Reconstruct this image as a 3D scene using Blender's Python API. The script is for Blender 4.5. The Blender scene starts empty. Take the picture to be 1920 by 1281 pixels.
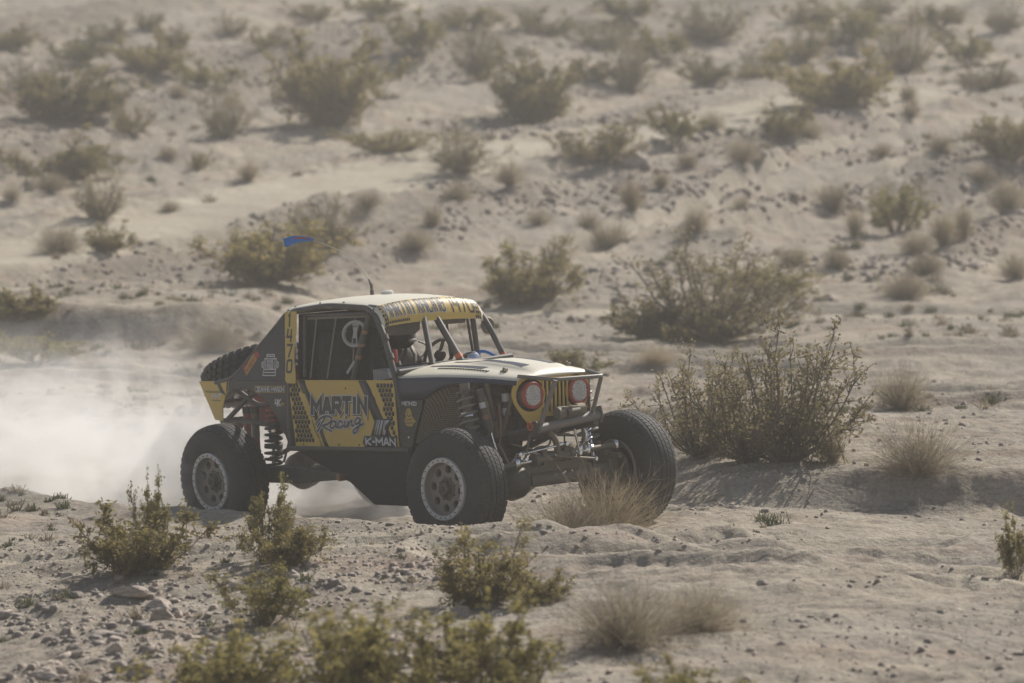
import bpy, math, random
import numpy as np
from math import sin, cos, pi, radians, tan, atan2, sqrt
from mathutils import Vector, Matrix

S = bpy.context.scene
COL = S.collection

# ------------------------------------------------------------------ camera
CAM_H, CAM_Y, CAM_PITCH = 3.8, -30.0, -4.2
FPX = 7100.0
cam_d = bpy.data.cameras.new('camera')
cam = bpy.data.objects.new('camera', cam_d)
COL.objects.link(cam)
cam.location = (0, CAM_Y, CAM_H)
cam.rotation_euler = (radians(90 + CAM_PITCH), 0, 0)
cam_d.sensor_width = 36.0
cam_d.lens = FPX / 1920 * 36.0
cam_d.clip_start = 0.5
cam_d.clip_end = 3000
cam_d.dof.use_dof = True
cam_d.dof.focus_distance = 30.3
cam_d.dof.aperture_fstop = 2.0
S.camera = cam

# ------------------------------------------------------------------ sky and sun
SUN_AZ, SUN_EL = 36.0, 40.0          # degrees from +Y towards +X, elevation
world = bpy.data.worlds.new('World')
S.world = world
world.use_nodes = True
wn = world.node_tree
wn.nodes.clear()
sky = wn.nodes.new('ShaderNodeTexSky')
sky.sky_type = 'NISHITA'
sky.sun_disc = False
sky.sun_elevation = radians(SUN_EL)
sky.sun_rotation = radians(SUN_AZ)
sky.dust_density = 1.2
sky.air_density = 1.0
bg = wn.nodes.new('ShaderNodeBackground')
bg.inputs['Strength'].default_value = 0.070
wo = wn.nodes.new('ShaderNodeOutputWorld')
wn.links.new(sky.outputs[0], bg.inputs['Color'])
wn.links.new(bg.outputs[0], wo.inputs['Surface'])

sun_d = bpy.data.lights.new('sun', 'SUN')
sun_d.energy = 5.0
sun_d.angle = radians(0.6)
sun_d.color = (1.0, 0.955, 0.89)
sun = bpy.data.objects.new('sun', sun_d)
COL.objects.link(sun)
SUN_V = Vector((sin(radians(SUN_AZ)) * cos(radians(SUN_EL)), cos(radians(SUN_AZ)) * cos(radians(SUN_EL)), sin(radians(SUN_EL))))
sun.rotation_euler = SUN_V.to_track_quat('Z', 'Y').to_euler()
sun.location = (20, 30, 40)

S.view_settings.view_transform = 'Standard'
S.view_settings.look = 'None'
S.view_settings.gamma = 1.0
S.view_settings.exposure = 0.19
S.view_settings.use_curve_mapping = False
S.cycles.use_denoising = True
S.cycles.max_bounces = 12
S.cycles.diffuse_bounces = 3
S.cycles.glossy_bounces = 3
S.cycles.transmission_bounces = 4
S.cycles.transparent_max_bounces = 12
S.cycles.volume_bounces = 8
S.cycles.volume_step_rate = 1.0
S.cycles.volume_max_steps = 256
S.cycles.caustics_reflective = False
S.cycles.caustics_refractive = False

# ------------------------------------------------------------------ materials
MATS = {}
def nt_mat(name):
    m = bpy.data.materials.new(name)
    m.use_nodes = True
    t = m.node_tree
    t.nodes.clear()
    out = t.nodes.new('ShaderNodeOutputMaterial')
    MATS[name] = m
    return m, t, out

def N(t, kind, **kw):
    n = t.nodes.new(kind)
    for k, v in kw.items():
        if k in n.inputs:
            n.inputs[k].default_value = v
        else:
            setattr(n, k, v)
    return n

def ramp(t, fac, stops):
    r = t.nodes.new('ShaderNodeValToRGB')
    e = r.color_ramp.elements
    while len(e) > len(stops):
        e.remove(e[-1])
    while len(e) < len(stops):
        e.new(0.5)
    for el, (p, c) in zip(e, stops):
        el.position = p
        el.color = (c[0], c[1], c[2], 1) if hasattr(c, '__len__') else (c, c, c, 1)
    t.links.new(fac, r.inputs[0])
    return r.outputs[0]

def mix(t, fac, a, b, mode='MIX'):
    n = t.nodes.new('ShaderNodeMix')
    n.data_type = 'RGBA'
    n.blend_type = mode
    for sock, v in ((n.inputs[0], fac), (n.inputs[6], a), (n.inputs[7], b)):
        if hasattr(v, 'is_output'):
            t.links.new(v, sock)
        else:
            sock.default_value = v if not hasattr(v, '__len__') else (v[0], v[1], v[2], 1)
    return n.outputs[2]

def noise(t, vec, scale, detail=4, rough=0.55, dist=0.0):
    n = N(t, 'ShaderNodeTexNoise', Scale=scale, Detail=detail, Roughness=rough, Distortion=dist)
    if vec is not None:
        t.links.new(vec, n.inputs['Vector'])
    return n.outputs['Fac']

DUST = (0.34, 0.285, 0.215)
def painted(name, col, rough=0.45, dust=0.35, metal=0.0, dust_scale=5.0, spec=0.5, bump=0.0):
    """paint / rubber / metal carrying a film of desert dust, heavier on upward faces"""
    m, t, out = nt_mat(name)
    co = t.nodes.new('ShaderNodeTexCoord').outputs['Object']
    n1 = noise(t, co, dust_scale, 6, 0.62)
    n2 = noise(t, co, dust_scale * 7, 4, 0.6)
    geo = t.nodes.new('ShaderNodeNewGeometry')
    sp = t.nodes.new('ShaderNodeSeparateXYZ')
    t.links.new(geo.outputs['Normal'], sp.inputs[0])
    up = N(t, 'ShaderNodeMapRange')
    t.links.new(sp.outputs[2], up.inputs[0])
    up.inputs[1].default_value = 0.0; up.inputs[2].default_value = 1.0
    up.inputs[3].default_value = 0.55; up.inputs[4].default_value = 1.0
    s = N(t, 'ShaderNodeMath', operation='MULTIPLY')
    t.links.new(n1, s.inputs[0]); t.links.new(up.outputs[0], s.inputs[1])
    s2 = N(t, 'ShaderNodeMath', operation='MULTIPLY_ADD')
    t.links.new(n2, s2.inputs[0]); s2.inputs[1].default_value = 0.25
    t.links.new(s.outputs[0], s2.inputs[2])
    r = N(t, 'ShaderNodeMapRange')
    t.links.new(s2.outputs[0], r.inputs[0])
    r.inputs[1].default_value = 0.22; r.inputs[2].default_value = 0.85
    r.inputs[3].default_value = dust * 0.25; r.inputs[4].default_value = min(1.0, dust * 1.5)
    ms = N(t, 'ShaderNodeMapping'); ms.inputs['Scale'].default_value = (3.0, 3.0, 22.0); ms.inputs['Rotation'].default_value = (0.0, 0.5, 0.0)
    t.links.new(co, ms.inputs[0])
    scuff = ramp(t, noise(t, ms.outputs[0], 3.0, 5, 0.7), [(0.58, 0.0), (0.72, 0.35)])
    c = mix(t, r.outputs[0], col, DUST)
    sc2 = N(t, 'ShaderNodeMath', operation='MULTIPLY'); sc2.inputs[1].default_value = min(1.0, dust * 3.0)
    t.links.new(scuff, sc2.inputs[0])
    c = mix(t, sc2.outputs[0], c, DUST)
    b = N(t, 'ShaderNodeBsdfPrincipled')
    t.links.new(c, b.inputs['Base Color'])
    rr = N(t, 'ShaderNodeMapRange')
    t.links.new(r.outputs[0], rr.inputs[0])
    rr.inputs[3].default_value = rough; rr.inputs[4].default_value = 0.95
    t.links.new(rr.outputs[0], b.inputs['Roughness'])
    b.inputs['Metallic'].default_value = metal
    b.inputs['Specular IOR Level'].default_value = spec
    if bump > 0:
        bp = N(t, 'ShaderNodeBump', Strength=bump, Distance=0.004)
        t.links.new(n2, bp.inputs['Height'])
        t.links.new(bp.outputs[0], b.inputs['Normal'])
    t.links.new(b.outputs[0], out.inputs[0])
    return m

# ------------------------------------------------------------------ mesh helpers
def link(o, parent=None):
    COL.objects.link(o)
    if parent is not None:
        o.parent = parent
    return o

def tag(o, label=None, cat=None, group=None, kind=None):
    if label: o['label'] = label
    if cat: o['category'] = cat
    if group: o['group'] = group
    if kind: o['kind'] = kind
    return o

def empty(name, loc=(0, 0, 0), rz=0.0):
    o = bpy.data.objects.new(name, None)
    o.empty_display_size = 0.2
    o.location = loc
    o.rotation_euler = (0, 0, rz)
    COL.objects.link(o)
    return o

def np_mesh(name, V, Fq, mat, smooth=False):
    """V (n,3) array, Fq (m,k) int array with constant k"""
    V = np.asarray(V, np.float32); Fq = np.asarray(Fq, np.int32)
    me = bpy.data.meshes.new(name)
    m, k = Fq.shape
    me.vertices.add(len(V)); me.vertices.foreach_set('co', V.ravel())
    me.loops.add(m * k); me.loops.foreach_set('vertex_index', Fq.ravel())
    me.polygons.add(m)
    me.polygons.foreach_set('loop_start', np.arange(0, m * k, k, dtype=np.int32))
    if smooth:
        me.polygons.foreach_set('use_smooth', np.ones(m, bool))
    me.update(calc_edges=True)
    me.validate()
    me.materials.append(MATS[mat] if isinstance(mat, str) else mat)
    return me

# ------------------------------------------------------------------ noise for the land form
def _hash(ix, iy, seed):
    h = (ix.astype(np.int64) * 374761393 + iy.astype(np.int64) * 668265263 + seed * 1442695041) & 0xFFFFFFFF
    h = ((h ^ (h >> 13)) * 1274126177) & 0xFFFFFFFF
    h = h ^ (h >> 16)
    return (h & 0xFFFFFF) / float(0xFFFFFF)
def vnoise(x, y, seed=0):
    ix = np.floor(x); iy = np.floor(y)
    fx = x - ix; fy = y - iy
    ux = fx * fx * fx * (fx * (fx * 6 - 15) + 10); uy = fy * fy * fy * (fy * (fy * 6 - 15) + 10)
    a = _hash(ix, iy, seed); b = _hash(ix + 1, iy, seed)
    c = _hash(ix, iy + 1, seed); d = _hash(ix + 1, iy + 1, seed)
    return (a + (b - a) * ux) * (1 - uy) + (c + (d - c) * ux) * uy - 0.5
def fbm(x, y, octs, seed=0, gain=0.5):
    s = 0; a = 1.0
    for i in range(octs):
        s = s + a * vnoise(x, y, seed + i * 17)
        x = x * 2.03 + 13.7; y = y * 2.03 - 7.1; a *= gain
    return s
def sstep(a, b, x):
    t = np.clip((x - a) / (b - a), 0, 1)
    return t * t * (3 - 2 * t)

def seg_dist(x, y, P):
    """distance to a polyline"""
    best = np.full(np.shape(x), 1e9)
    for (x0, y0), (x1, y1) in zip(P[:-1], P[1:]):
        dx, dy = x1 - x0, y1 - y0
        t = np.clip(((x - x0) * dx + (y - y0) * dy) / (dx * dx + dy * dy), 0, 1)
        best = np.minimum(best, np.hypot(x - x0 - t * dx, y - y0 - t * dy))
    return best

# the vehicle's track line and the two-track roads (plan coordinates in metres)
HEAD = (0.649, -0.761)
ROAD_HILL = [(-13, 25.5), (-10.2, 28.4), (-8.25, 31), (-6.5, 35.4), (-4.3, 39.5), (-2.66, 42.6), (-1.0, 45.2), (3, 50), (9, 57)]
ROAD_FOOT = [(-16, 25.0), (-7, 26.2), (0, 27.0), (6, 26.0), (14, 26.5)]
TRACK_NEAR = [(1.0, -2.4), (2.6, -3.6), (4.6, -4.0), (9, -4.6)]
RUTS = [[(2.0, 14.2), (5, 13.3), (12, 12.8)], [(1.2, 9.6), (4, 8.7), (10, 8.6)], [(-4, 20.2), (2, 19.0), (9, 19.9)], [(1.5, 17.0), (5, 16.2), (12, 16.9)], [(-7, -1.0), (-3, -2.3), (0.2, -2.9), (3, -2.9)], [(-0.5, -3.4), (3, -4.6), (8, -6.2)], [(-14, 17.5), (-7, 16.2), (-3, 15.6)],
        [(-10.5, 24.5), (-7.4, 29), (-5, 33.5), (-3, 37)], [(-9.5, 41), (-5.5, 47), (-2, 53), (1, 58)], [(0.5, 33), (3, 39), (6.5, 47), (9, 52)], [(3.5, 36), (6.5, 42), (10, 48)], [(-5.6, 33.2), (-2.4, 38.0), (0.5, 41.5)]]
TRACK_NEAR2 = [(0.6, -4.4), (2.4, -5.0), (4.6, -5.3), (9, -5.6)]

def road_masks(x, y):
    d1 = seg_dist(x, y, ROAD_HILL); d2 = seg_dist(x, y, ROAD_FOOT)
    return d1, d2

def band(x, y):
    """slantwise strips of bare sand (+) and stony ground (-) on the hill"""
    gu = x * 0.89 - y * 0.45; gv = x * 0.45 + y * 0.89
    return fbm(gu * 0.33, gv * 0.045, 3, 141, 0.6)

def land(x, y, fine=True):
    x = np.asarray(x, float); y = np.asarray(y, float)
    d = y + 30.0
    # hill side behind
    yh = y - 25.0 + 2.0 * vnoise(x * 0.09 + 3, y * 0.0 + 1.5, 5) + 0.05 * x
    hill = np.where(yh > 0, 0.104 * yh * yh / (yh + 3.0), 0.0)
    crest = sstep(70, 130, yh)
    hill = hill * (1 - 0.35 * crest)
    hill = np.minimum(hill, 15 + 0.0 * hill)
    h = hill
    h = h + 0.22 * sstep(2, 20, yh) * fbm(x * 0.16, y * 0.11, 2, 40)
    gl = band(x, y)                                        # gullies run slantwise up the hill
    d1, d2 = road_masks(x, y)
    offroad = sstep(2.0, 5.0, d1)
    h = h - sstep(1, 12, yh) * (0.25 + 0.75 * offroad) * (0.60 * gl + 0.10 * sstep(0.20, 0.0, np.abs(gl)))
    # land near the car: plane through the four wheels
    plane = -0.083 + 0.0568 * (x + 1.74) - 0.034 * (y - 0.9) - 0.015
    rx, ry = x + 0.85, y - 1.33
    along = rx * HEAD[0] + ry * HEAD[1]
    across = rx * (-0.761) + ry * (-0.649)       # + towards the camera side
    wcar = np.exp(-((np.maximum(np.abs(along) - 1.2, 0) / 2.6) ** 2) - ((np.maximum(np.abs(across) - 0.6, 0) / 2.4) ** 2))
    h = h * (1 - wcar) + plane * wcar
    # near bank: the foreground stands about a third of a metre above the wheel track
    near = np.clip(0.335 + 0.075 * x, 0.06, 0.42)
    edge = across - 1.12 - 0.12 * fbm(x * 1.1, y * 1.1, 2, 71)
    k = sstep(0.0, 0.85, edge) * (1 - 0.8 * sstep(1.6, 3.2, along))
    k2 = sstep(1.4, -2.2, y + 0.25 * x)            # further out everything is at the near level
    kk = np.maximum(k * sstep(9.0, 4.0, across), k2 * sstep(0.0, 0.6, edge))
    kk = np.maximum(kk, sstep(-0.9, -2.6, y + 0.0 * x) * sstep(1.2, 2.4, along) * 0.8)
    h = h * (1 - kk) + near * kk
    h = h + 0.05 * np.exp(-((edge - 0.75) / 0.35) ** 2) * np.exp(-(np.maximum(np.abs(along) - 2.0, 0) / 2.0) ** 2)
    # bank on the far side of the track, right of the car
    by = y - (2.3 - 0.10 * (x - 3) + 0.25 * fbm(x * 0.5, y * 0.0 + 2.2, 2, 9))
    h = h + 0.36 * sstep(0.0, 0.50, by) * sstep(0.7, 2.2, x) * sstep(14.0, 7.0, y) * (1 - wcar)
    # low ledges at the foot of the hill on the left
    by2 = y - (20.5 + 0.8 * fbm(x * 0.4, 0 * y + 5.5, 2, 19))
    h = h + 0.5 * sstep(0, 0.9, by2) * sstep(33, 24, y) * sstep(-1.5, -4.0, x)
    # ruts
    h = h + 0.10 * sstep(2.2, 1.4, d1) + 0.16 * np.exp(-((d1 - 2.05) / 0.22) ** 2)
    rough_keep = 1 - 0.8 * sstep(1.5, 0.9, d1) - 0.6 * sstep(1.3, 0.8, d2)
    for dd, dep in ((d1, 0.05), (d2, 0.12)):
        h = h - dep * np.exp(-((dd - 0.75) / 0.22) ** 2) + 0.4 * dep * np.exp(-((dd - 1.25) / 0.2) ** 2)
    for P in (TRACK_NEAR, TRACK_NEAR2):
        dt = seg_dist(x, y, P)
        lug = 0.75 + 0.25 * np.sin((x * 0.93 - y * 0.36) * 2 * pi / 0.20 + 14 * dt)
        h = h - 0.030 * sstep(0.21, 0.12, dt) * lug + 0.022 * np.exp(-((dt - 0.24) / 0.06) ** 2)
    for P in RUTS:
        dt = seg_dist(x, y, P) + 0.06 * vnoise(x * 1.3, y * 1.3, 33)
        dep = 0.045 if P[0][1] < 5 else (0.11 if P[0][1] < 22 else 0.15)
        wd = 1.0 if P[0][1] < 5 else 1.5
        h = h - dep * sstep(0.22 * wd, 0.08 * wd, dt) + 0.8 * dep * np.exp(-((dt - 0.32 * wd) / (0.10 * wd)) ** 2)
    # roughness
    r = np.clip(rough_keep, 0.15, 1)
    h = h + r * (0.16 * fbm(x * 0.35, y * 0.35, 3, 3) * (1 - wcar) + 0.05 * fbm(x * 1.6, y * 1.6, 3, 11) * (1 - 0.6 * wcar))
    if fine:
        far = sstep(22, 45, y)
        h = h + r * far * 0.11 * fbm(x * 0.62, y * 0.45, 3, 91)
        h = h + r * (0.030 + 0.035 * far) * fbm(x * (4.5 - 2.0 * 0), y * 4.5, 4, 23, 0.55)
        lump = fbm(x * 2.2, y * 2.2, 2, 77)
        h = h + r * (0.03 + 0.10 * far * sstep(0.05, -0.15, band(x, y))) * np.maximum(lump - 0.10, 0) * (1 - 0.5 * wcar)
        # horizontal wind and wheel scuffs on the flat
        h = h + (0.030 * (1 - far) + 0.03 * far) * fbm(x * 1.0, y * 6.0, 4, 51) * (1 - 0.6 * wcar)
    return h

PITCH = radians(CAM_PITCH)
def pix_ray(px, py):
    u = (px - 960.0) / FPX; v = (640.5 - py) / FPX
    return np.array([u, cos(PITCH) - v * sin(PITCH), sin(PITCH) + v * cos(PITCH)])
def ground_at(px, py):
    """place on the land seen at a picture position (used once, to measure where things stand)"""
    r = pix_ray(px, py)
    ts = np.concatenate([np.arange(14, 45, 0.05), np.arange(45, 190, 0.15)])
    X = r[0] * ts; Y = CAM_Y + r[1] * ts; Z = CAM_H + r[2] * ts
    below = Z < land(X, Y, False)
    i = int(np.argmax(below)) if below.any() else len(ts) - 1
    return X[i], Y[i], float(land(X[i:i+1], Y[i:i+1])[0]), ts[i]

# ------------------------------------------------------------------ ground sheet
def build_ground():
    m, t, out = nt_mat('desert_soil')
    co = t.nodes.new('ShaderNodeTexCoord').outputs['Object']
    mp = N(t, 'ShaderNodeMapping'); mp.inputs['Scale'].default_value = (0.25, 1.0, 1.0)
    t.links.new(co, mp.inputs[0])
    big = noise(t, co, 0.22, 4)
    mid = noise(t, co, 1.7, 5, 0.6)
    streak = noise(t, mp.outputs[0], 2.2, 5, 0.6)
    grit = noise(t, co, 26, 4, 0.7)
    base = ramp(t, mid, [(0.28, (0.265, 0.228, 0.178)), (0.5, (0.355, 0.308, 0.243)), (0.72, (0.43, 0.378, 0.302))])
    sc = ramp(t, streak, [(0.30, (0.72, 0.69, 0.66)), (0.5, (1, 1, 1)), (0.75, (1.10, 1.07, 1.03))])
    base = mix(t, 0.9, base, sc, 'MULTIPLY')
    st2 = noise(t, mp.outputs[0], 11.0, 4, 0.65)
    base = mix(t, 0.9, base, ramp(t, st2, [(0.30, (0.60, 0.57, 0.54)), (0.46, (1, 1, 1)), (0.75, (1.12, 1.10, 1.07))]), 'MULTIPLY')
    # reddish litter of dry stems
    red = ramp(t, noise(t, mp.outputs[0], 0.9, 5, 0.7), [(0.52, 0.0), (0.64, 0.55)])
    base = mix(t, red, base, (0.27, 0.185, 0.14))
    # grey desert pavement, in patches
    grey = ramp(t, noise(t, co, 0.33, 5, 0.65), [(0.44, 0.0), (0.60, 0.6)])
    base = mix(t, grey, base, (0.285, 0.255, 0.215))
    gr = ramp(t, grit, [(0.34, (0.62, 0.60, 0.58)), (0.52, (1, 1, 1)), (0.72, (1.12, 1.11, 1.08))])
    base = mix(t, 0.8, base, gr, 'MULTIPLY')
    # dark stones and crumbs too small to build, a hand's breadth and less
    for sc_, lo, am in ((3.2, 0.12, 0.6), (7.5, 0.13, 0.5)):
        v2 = N(t, 'ShaderNodeTexVoronoi', Scale=sc_); v2.feature = 'F1'
        t.links.new(co, v2.inputs['Vector'])
        msk = ramp(t, noise(t, co, 0.7, 3), [(0.42, 0.0), (0.58, am)])
        spk = ramp(t, v2.outputs['Distance'], [(lo, 1.0), (lo + 0.10, 0.0)])
        mm = N(t, 'ShaderNodeMath', operation='MULTIPLY'); t.links.new(msk, mm.inputs[0]); t.links.new(spk, mm.inputs[1])
        base = mix(t, mm.outputs[0], base, (0.17, 0.145, 0.12))
    # scattered chips
    vo = N(t, 'ShaderNodeTexVoronoi', Scale=9.0); vo.feature = 'F1'
    t.links.new(co, vo.inputs['Vector'])
    chip = ramp(t, vo.outputs['Distance'], [(0.10, 0.55), (0.16, 0.0)])
    sv = t.nodes.new('ShaderNodeSeparateColor'); t.links.new(vo.outputs['Color'], sv.inputs[0])
    base = mix(t, chip, base, ramp(t, sv.outputs[0], [(0.0, (0.20, 0.17, 0.145)), (0.5, (0.36, 0.30, 0.24)), (1.0, (0.52, 0.47, 0.40))]))
    ba = t.nodes.new('ShaderNodeAttribute'); ba.attribute_name = 'band'
    base = mix(t, 0.9, base, ramp(t, ba.outputs['Fac'], [(0.15, (0.74, 0.72, 0.70)), (0.5, (1, 1, 1)), (0.85, (1.14, 1.13, 1.11))]), 'MULTIPLY')
    wa = t.nodes.new('ShaderNodeAttribute'); wa.attribute_name = 'worn'
    wf = N(t, 'ShaderNodeMath', operation='MULTIPLY'); wf.inputs[1].default_value = 0.85
    t.links.new(wa.outputs['Fac'], wf.inputs[0])
    base = mix(t, wf.outputs[0], base, ramp(t, streak, [(0.3, (0.46, 0.40, 0.30)), (0.7, (0.56, 0.495, 0.38))]))
    b = N(t, 'ShaderNodeBsdfPrincipled', Roughness=0.97)
    b.inputs['Specular IOR Level'].default_value = 0.15
    t.links.new(base, b.inputs['Base Color'])
    b1 = N(t, 'ShaderNodeBump', Strength=0.8, Distance=0.05)
    t.links.new(noise(t, co, 7, 6, 0.65), b1.inputs['Height'])
    b2 = N(t, 'ShaderNodeBump', Strength=0.7, Distance=0.015)
    t.links.new(grit, b2.inputs['Height'])
    t.links.new(b1.outputs[0], b2.inputs['Normal'])
    t.links.new(b2.outputs[0], b.inputs['Normal'])
    t.links.new(b.outputs[0], out.inputs[0])
    # rows by distance, columns fan out with distance
    rows = [-300, -200, -120, -70, -45, -34, -28, -24, -20, -17, -15]
    y = -14.0
    while y < 125:
        rows.append(y)
        dd = y + 30
        y += 0.10 if dd < 20 else (0.05 if dd < 34 else (0.05 + (dd - 34) * 0.0035))
    y = 126
    st = 1.0
    while y < 300:
        rows.append(y); y += st; st *= 1.25
    rows.append(300.0)
    rows = np.array(rows)
    nc = 620
    u = np.linspace(-0.165, 0.165, nc)
    w = np.maximum(rows + 30.0, 22.0)
    inner = u[None, :] * w[:, None]
    g = np.array([0.02, 0.06, 0.13, 0.25, 0.42, 0.68, 1.0])
    e = inner[:, -1:]
    right = e + (300 - e) * g[None, :]
    X = np.concatenate([-right[:, ::-1], inner, right], 1)
    Y = np.repeat(rows[:, None], X.shape[1], 1)
    Z = land(X, Y)
    nr, ncc = X.shape
    idx = np.arange(nr * ncc).reshape(nr, ncc)
    F = np.stack([idx[:-1, :-1], idx[:-1, 1:], idx[1:, 1:], idx[1:, :-1]], -1).reshape(-1, 4)
    me = np_mesh('ground', np.stack([X, Y, Z], -1).reshape(-1, 3), F, 'desert_soil', True)
    # how worn each spot is: wheel tracks are bare pale powder
    d1, d2 = road_masks(X, Y)
    tr = np.maximum(sstep(1.9, 1.3, d1), 0.7 * sstep(1.4, 0.8, d2))
    for P in RUTS:
        tr = np.maximum(tr, 0.55 * sstep(0.5, 0.2, seg_dist(X, Y, P)))
    tr = tr * (0.75 + 0.5 * fbm(X * 0.8, Y * 0.8, 2, 200))
    hb = sstep(24, 34, Y) * band(X, Y)
    at = me.attributes.new('band', 'FLOAT', 'POINT')
    at.data.foreach_set('value', np.clip(0.5 + 1.3 * hb, 0, 1).astype(np.float32).ravel())
    at = me.attributes.new('worn', 'FLOAT', 'POINT')
    at.data.foreach_set('value', np.clip(tr, 0, 1).astype(np.float32).ravel())
    o = link(bpy.data.objects.new('ground', me))
    tag(o, 'pale sandy desert ground rising to a gravelly hillside', kind='structure')
    return o
build_ground()
# ------------------------------------------------------------------ plants
def leaf_mat(name, c0, c1, transl=0.35):
    m, t, out = nt_mat(name)
    oi = t.nodes.new('ShaderNodeObjectInfo')
    co = t.nodes.new('ShaderNodeTexCoord').outputs['Object']
    f = N(t, 'ShaderNodeMath', operation='ADD')
    t.links.new(noise(t, co, 4.5, 3), f.inputs[0])
    s = N(t, 'ShaderNodeMath', operation='MULTIPLY_ADD')
    t.links.new(oi.outputs['Random'], s.inputs[0]); s.inputs[1].default_value = 0.5; s.inputs[2].default_value = -0.25
    t.links.new(s.outputs[0], f.inputs[1])
    c = ramp(t, f.outputs[0], [(0.25, c0), (0.75, c1)])
    b = N(t, 'ShaderNodeBsdfPrincipled', Roughness=0.7)
    b.inputs['Specular IOR Level'].default_value = 0.25
    tr = N(t, 'ShaderNodeBsdfTranslucent')
    t.links.new(c, b.inputs['Base Color']); t.links.new(c, tr.inputs['Color'])
    mx = N(t, 'ShaderNodeMixShader', Fac=transl)
    t.links.new(b.outputs[0], mx.inputs[1]); t.links.new(tr.outputs[0], mx.inputs[2])
    t.links.new(mx.outputs[0], out.inputs[0])
    return m
leaf_mat('creosote_leaf', (0.165, 0.138, 0.052), (0.295, 0.238, 0.092), 0.55)
leaf_mat('yellow_leaf', (0.185, 0.160, 0.055), (0.32, 0.272, 0.10), 0.55)
leaf_mat('grey_leaf', (0.19, 0.155, 0.075), (0.31, 0.255, 0.135), 0.5)
leaf_mat('bark', (0.11, 0.09, 0.066), (0.21, 0.175, 0.132), 0.0)
leaf_mat('dry_twig', (0.22, 0.18, 0.12), (0.38, 0.32, 0.225), 0.5)
leaf_mat('golden_grass', (0.28, 0.222, 0.142), (0.43, 0.355, 0.24), 0.45)
leaf_mat('weed', (0.09, 0.10, 0.045), (0.17, 0.165, 0.085), 0.3)

def unit(v):
    return v / np.maximum(np.linalg.norm(v, axis=-1, keepdims=True), 1e-9)

class Strips:
    """collects thin ribbons and leaf quads"""
    def __init__(self):
        self.V = []; self.F = []; self.n = 0
    def quads(self, Q):
        Q = np.asarray(Q).reshape(-1, 4, 3)
        k = len(Q)
        self.V.append(Q.reshape(-1, 3))
        self.F.append(np.arange(k * 4).reshape(k, 4) + self.n)
        self.n += k * 4
    def prism(self, P, r):
        """three-sided tapered stem along polyline P, radii r"""
        P = np.asarray(P, float); k = len(P)
        ring = []
        for i in range(k):
            d = P[min(i + 1, k - 1)] - P[max(i - 1, 0)]
            d = d / (np.linalg.norm(d) + 1e-9)
            a = np.cross(d, [0.3, 0.9, 0.2]); a /= np.linalg.norm(a) + 1e-9
            b = np.cross(d, a)
            ring.append([P[i] + r[i] * (cos(q) * a + sin(q) * b) for q in (0, 2.094, 4.189)])
        ring = np.array(ring)
        Q = []
        for i in range(k - 1):
            for j in range(3):
                Q.append([ring[i, j], ring[i, (j + 1) % 3], ring[i + 1, (j + 1) % 3], ring[i + 1, j]])
        self.quads(Q)
    def mesh(self, name, mat):
        return np_mesh(name, np.concatenate(self.V), np.concatenate(self.F), mat)

def leaf_quads(rng, C, l, w, out_bias=None):
    k = len(C)
    a = rng.normal(size=(k, 3))
    if out_bias is not None:
        a = a * 0.8 + out_bias
    a = unit(a); b = unit(np.cross(a, rng.normal(size=(k, 3))))
    L = (l * rng.uniform(0.6, 1.4, (k, 1))); W = (w * rng.uniform(0.6, 1.4, (k, 1)))
    return np.stack([C - a * L, C + b * W, C + a * L, C - b * W], 1)

def creosote(seed, stems=24, rad=0.62, lsize=0.024, per=8, base_open=0.25, low=0.3, lean=0.0):
    rng = np.random.default_rng(seed)
    st, lf = Strips(), Strips()
    cl = []
    for i in range(stems):
        az = rng.uniform(0, 2 * pi); tilt = rng.uniform(0.12, 1.0) ** 0.8 * 1.08
        L = (1.0 - 0.20 * tilt) * rng.uniform(0.5, 1.10)
        out = np.array([cos(az), sin(az), 0.0])
        b0 = out * rng.uniform(0, 0.07)
        p = b0.copy(); P = [p.copy()]
        a = tilt * 1.05
        for s in range(5):
            d = out * sin(a) * (rad / 0.62) + np.array([lean, 0, cos(a)]) + rng.normal(size=3) * 0.10
            p = p + d / np.linalg.norm(d) * L / 5
            P.append(p.copy()); a *= 0.88
        P = np.array(P)
        P[:, 2] = np.maximum(P[:, 2], 0.01)
        st.prism(P, np.linspace(0.013, 0.004, 6) * rng.uniform(0.7, 1.2))
        for bq in range(9):
            tt = rng.uniform(low, 1.0) * 5
            k = min(int(tt), 4); q = P[k] + (P[k + 1] - P[k]) * (tt - k)
            d = unit(P[k + 1] - P[k] + rng.normal(size=3) * 0.09 + 0.0)
            d = unit(d + rng.normal(size=3) * 0.55 + np.array([0, 0, 0.25]))
            bl = rng.uniform(0.07, 0.22)
            e = q + d * bl
            st.prism([q, (q + e) / 2 + rng.normal(size=3) * 0.012, e], [0.005, 0.0035, 0.002])
            for c in (0.45, 0.72, 1.0):
                cl.append((q + (e - q) * c, d))
        cl.append((P[-1], out))
    C = np.array([c for c, d in cl]); D = np.array([d for c, d in cl])
    keep = rng.uniform(size=len(C)) > 0.10
    C = C[keep]; D = D[keep]
    C = np.repeat(C, per, 0) + rng.normal(size=(len(C) * per, 3)) * 0.026
    D = np.repeat(D, per, 0)
    C[:, 2] = np.maximum(C[:, 2], 0.02)
    lf.quads(leaf_quads(rng, C, lsize, lsize * 0.45, D * 0.6))
    return st, lf

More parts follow.
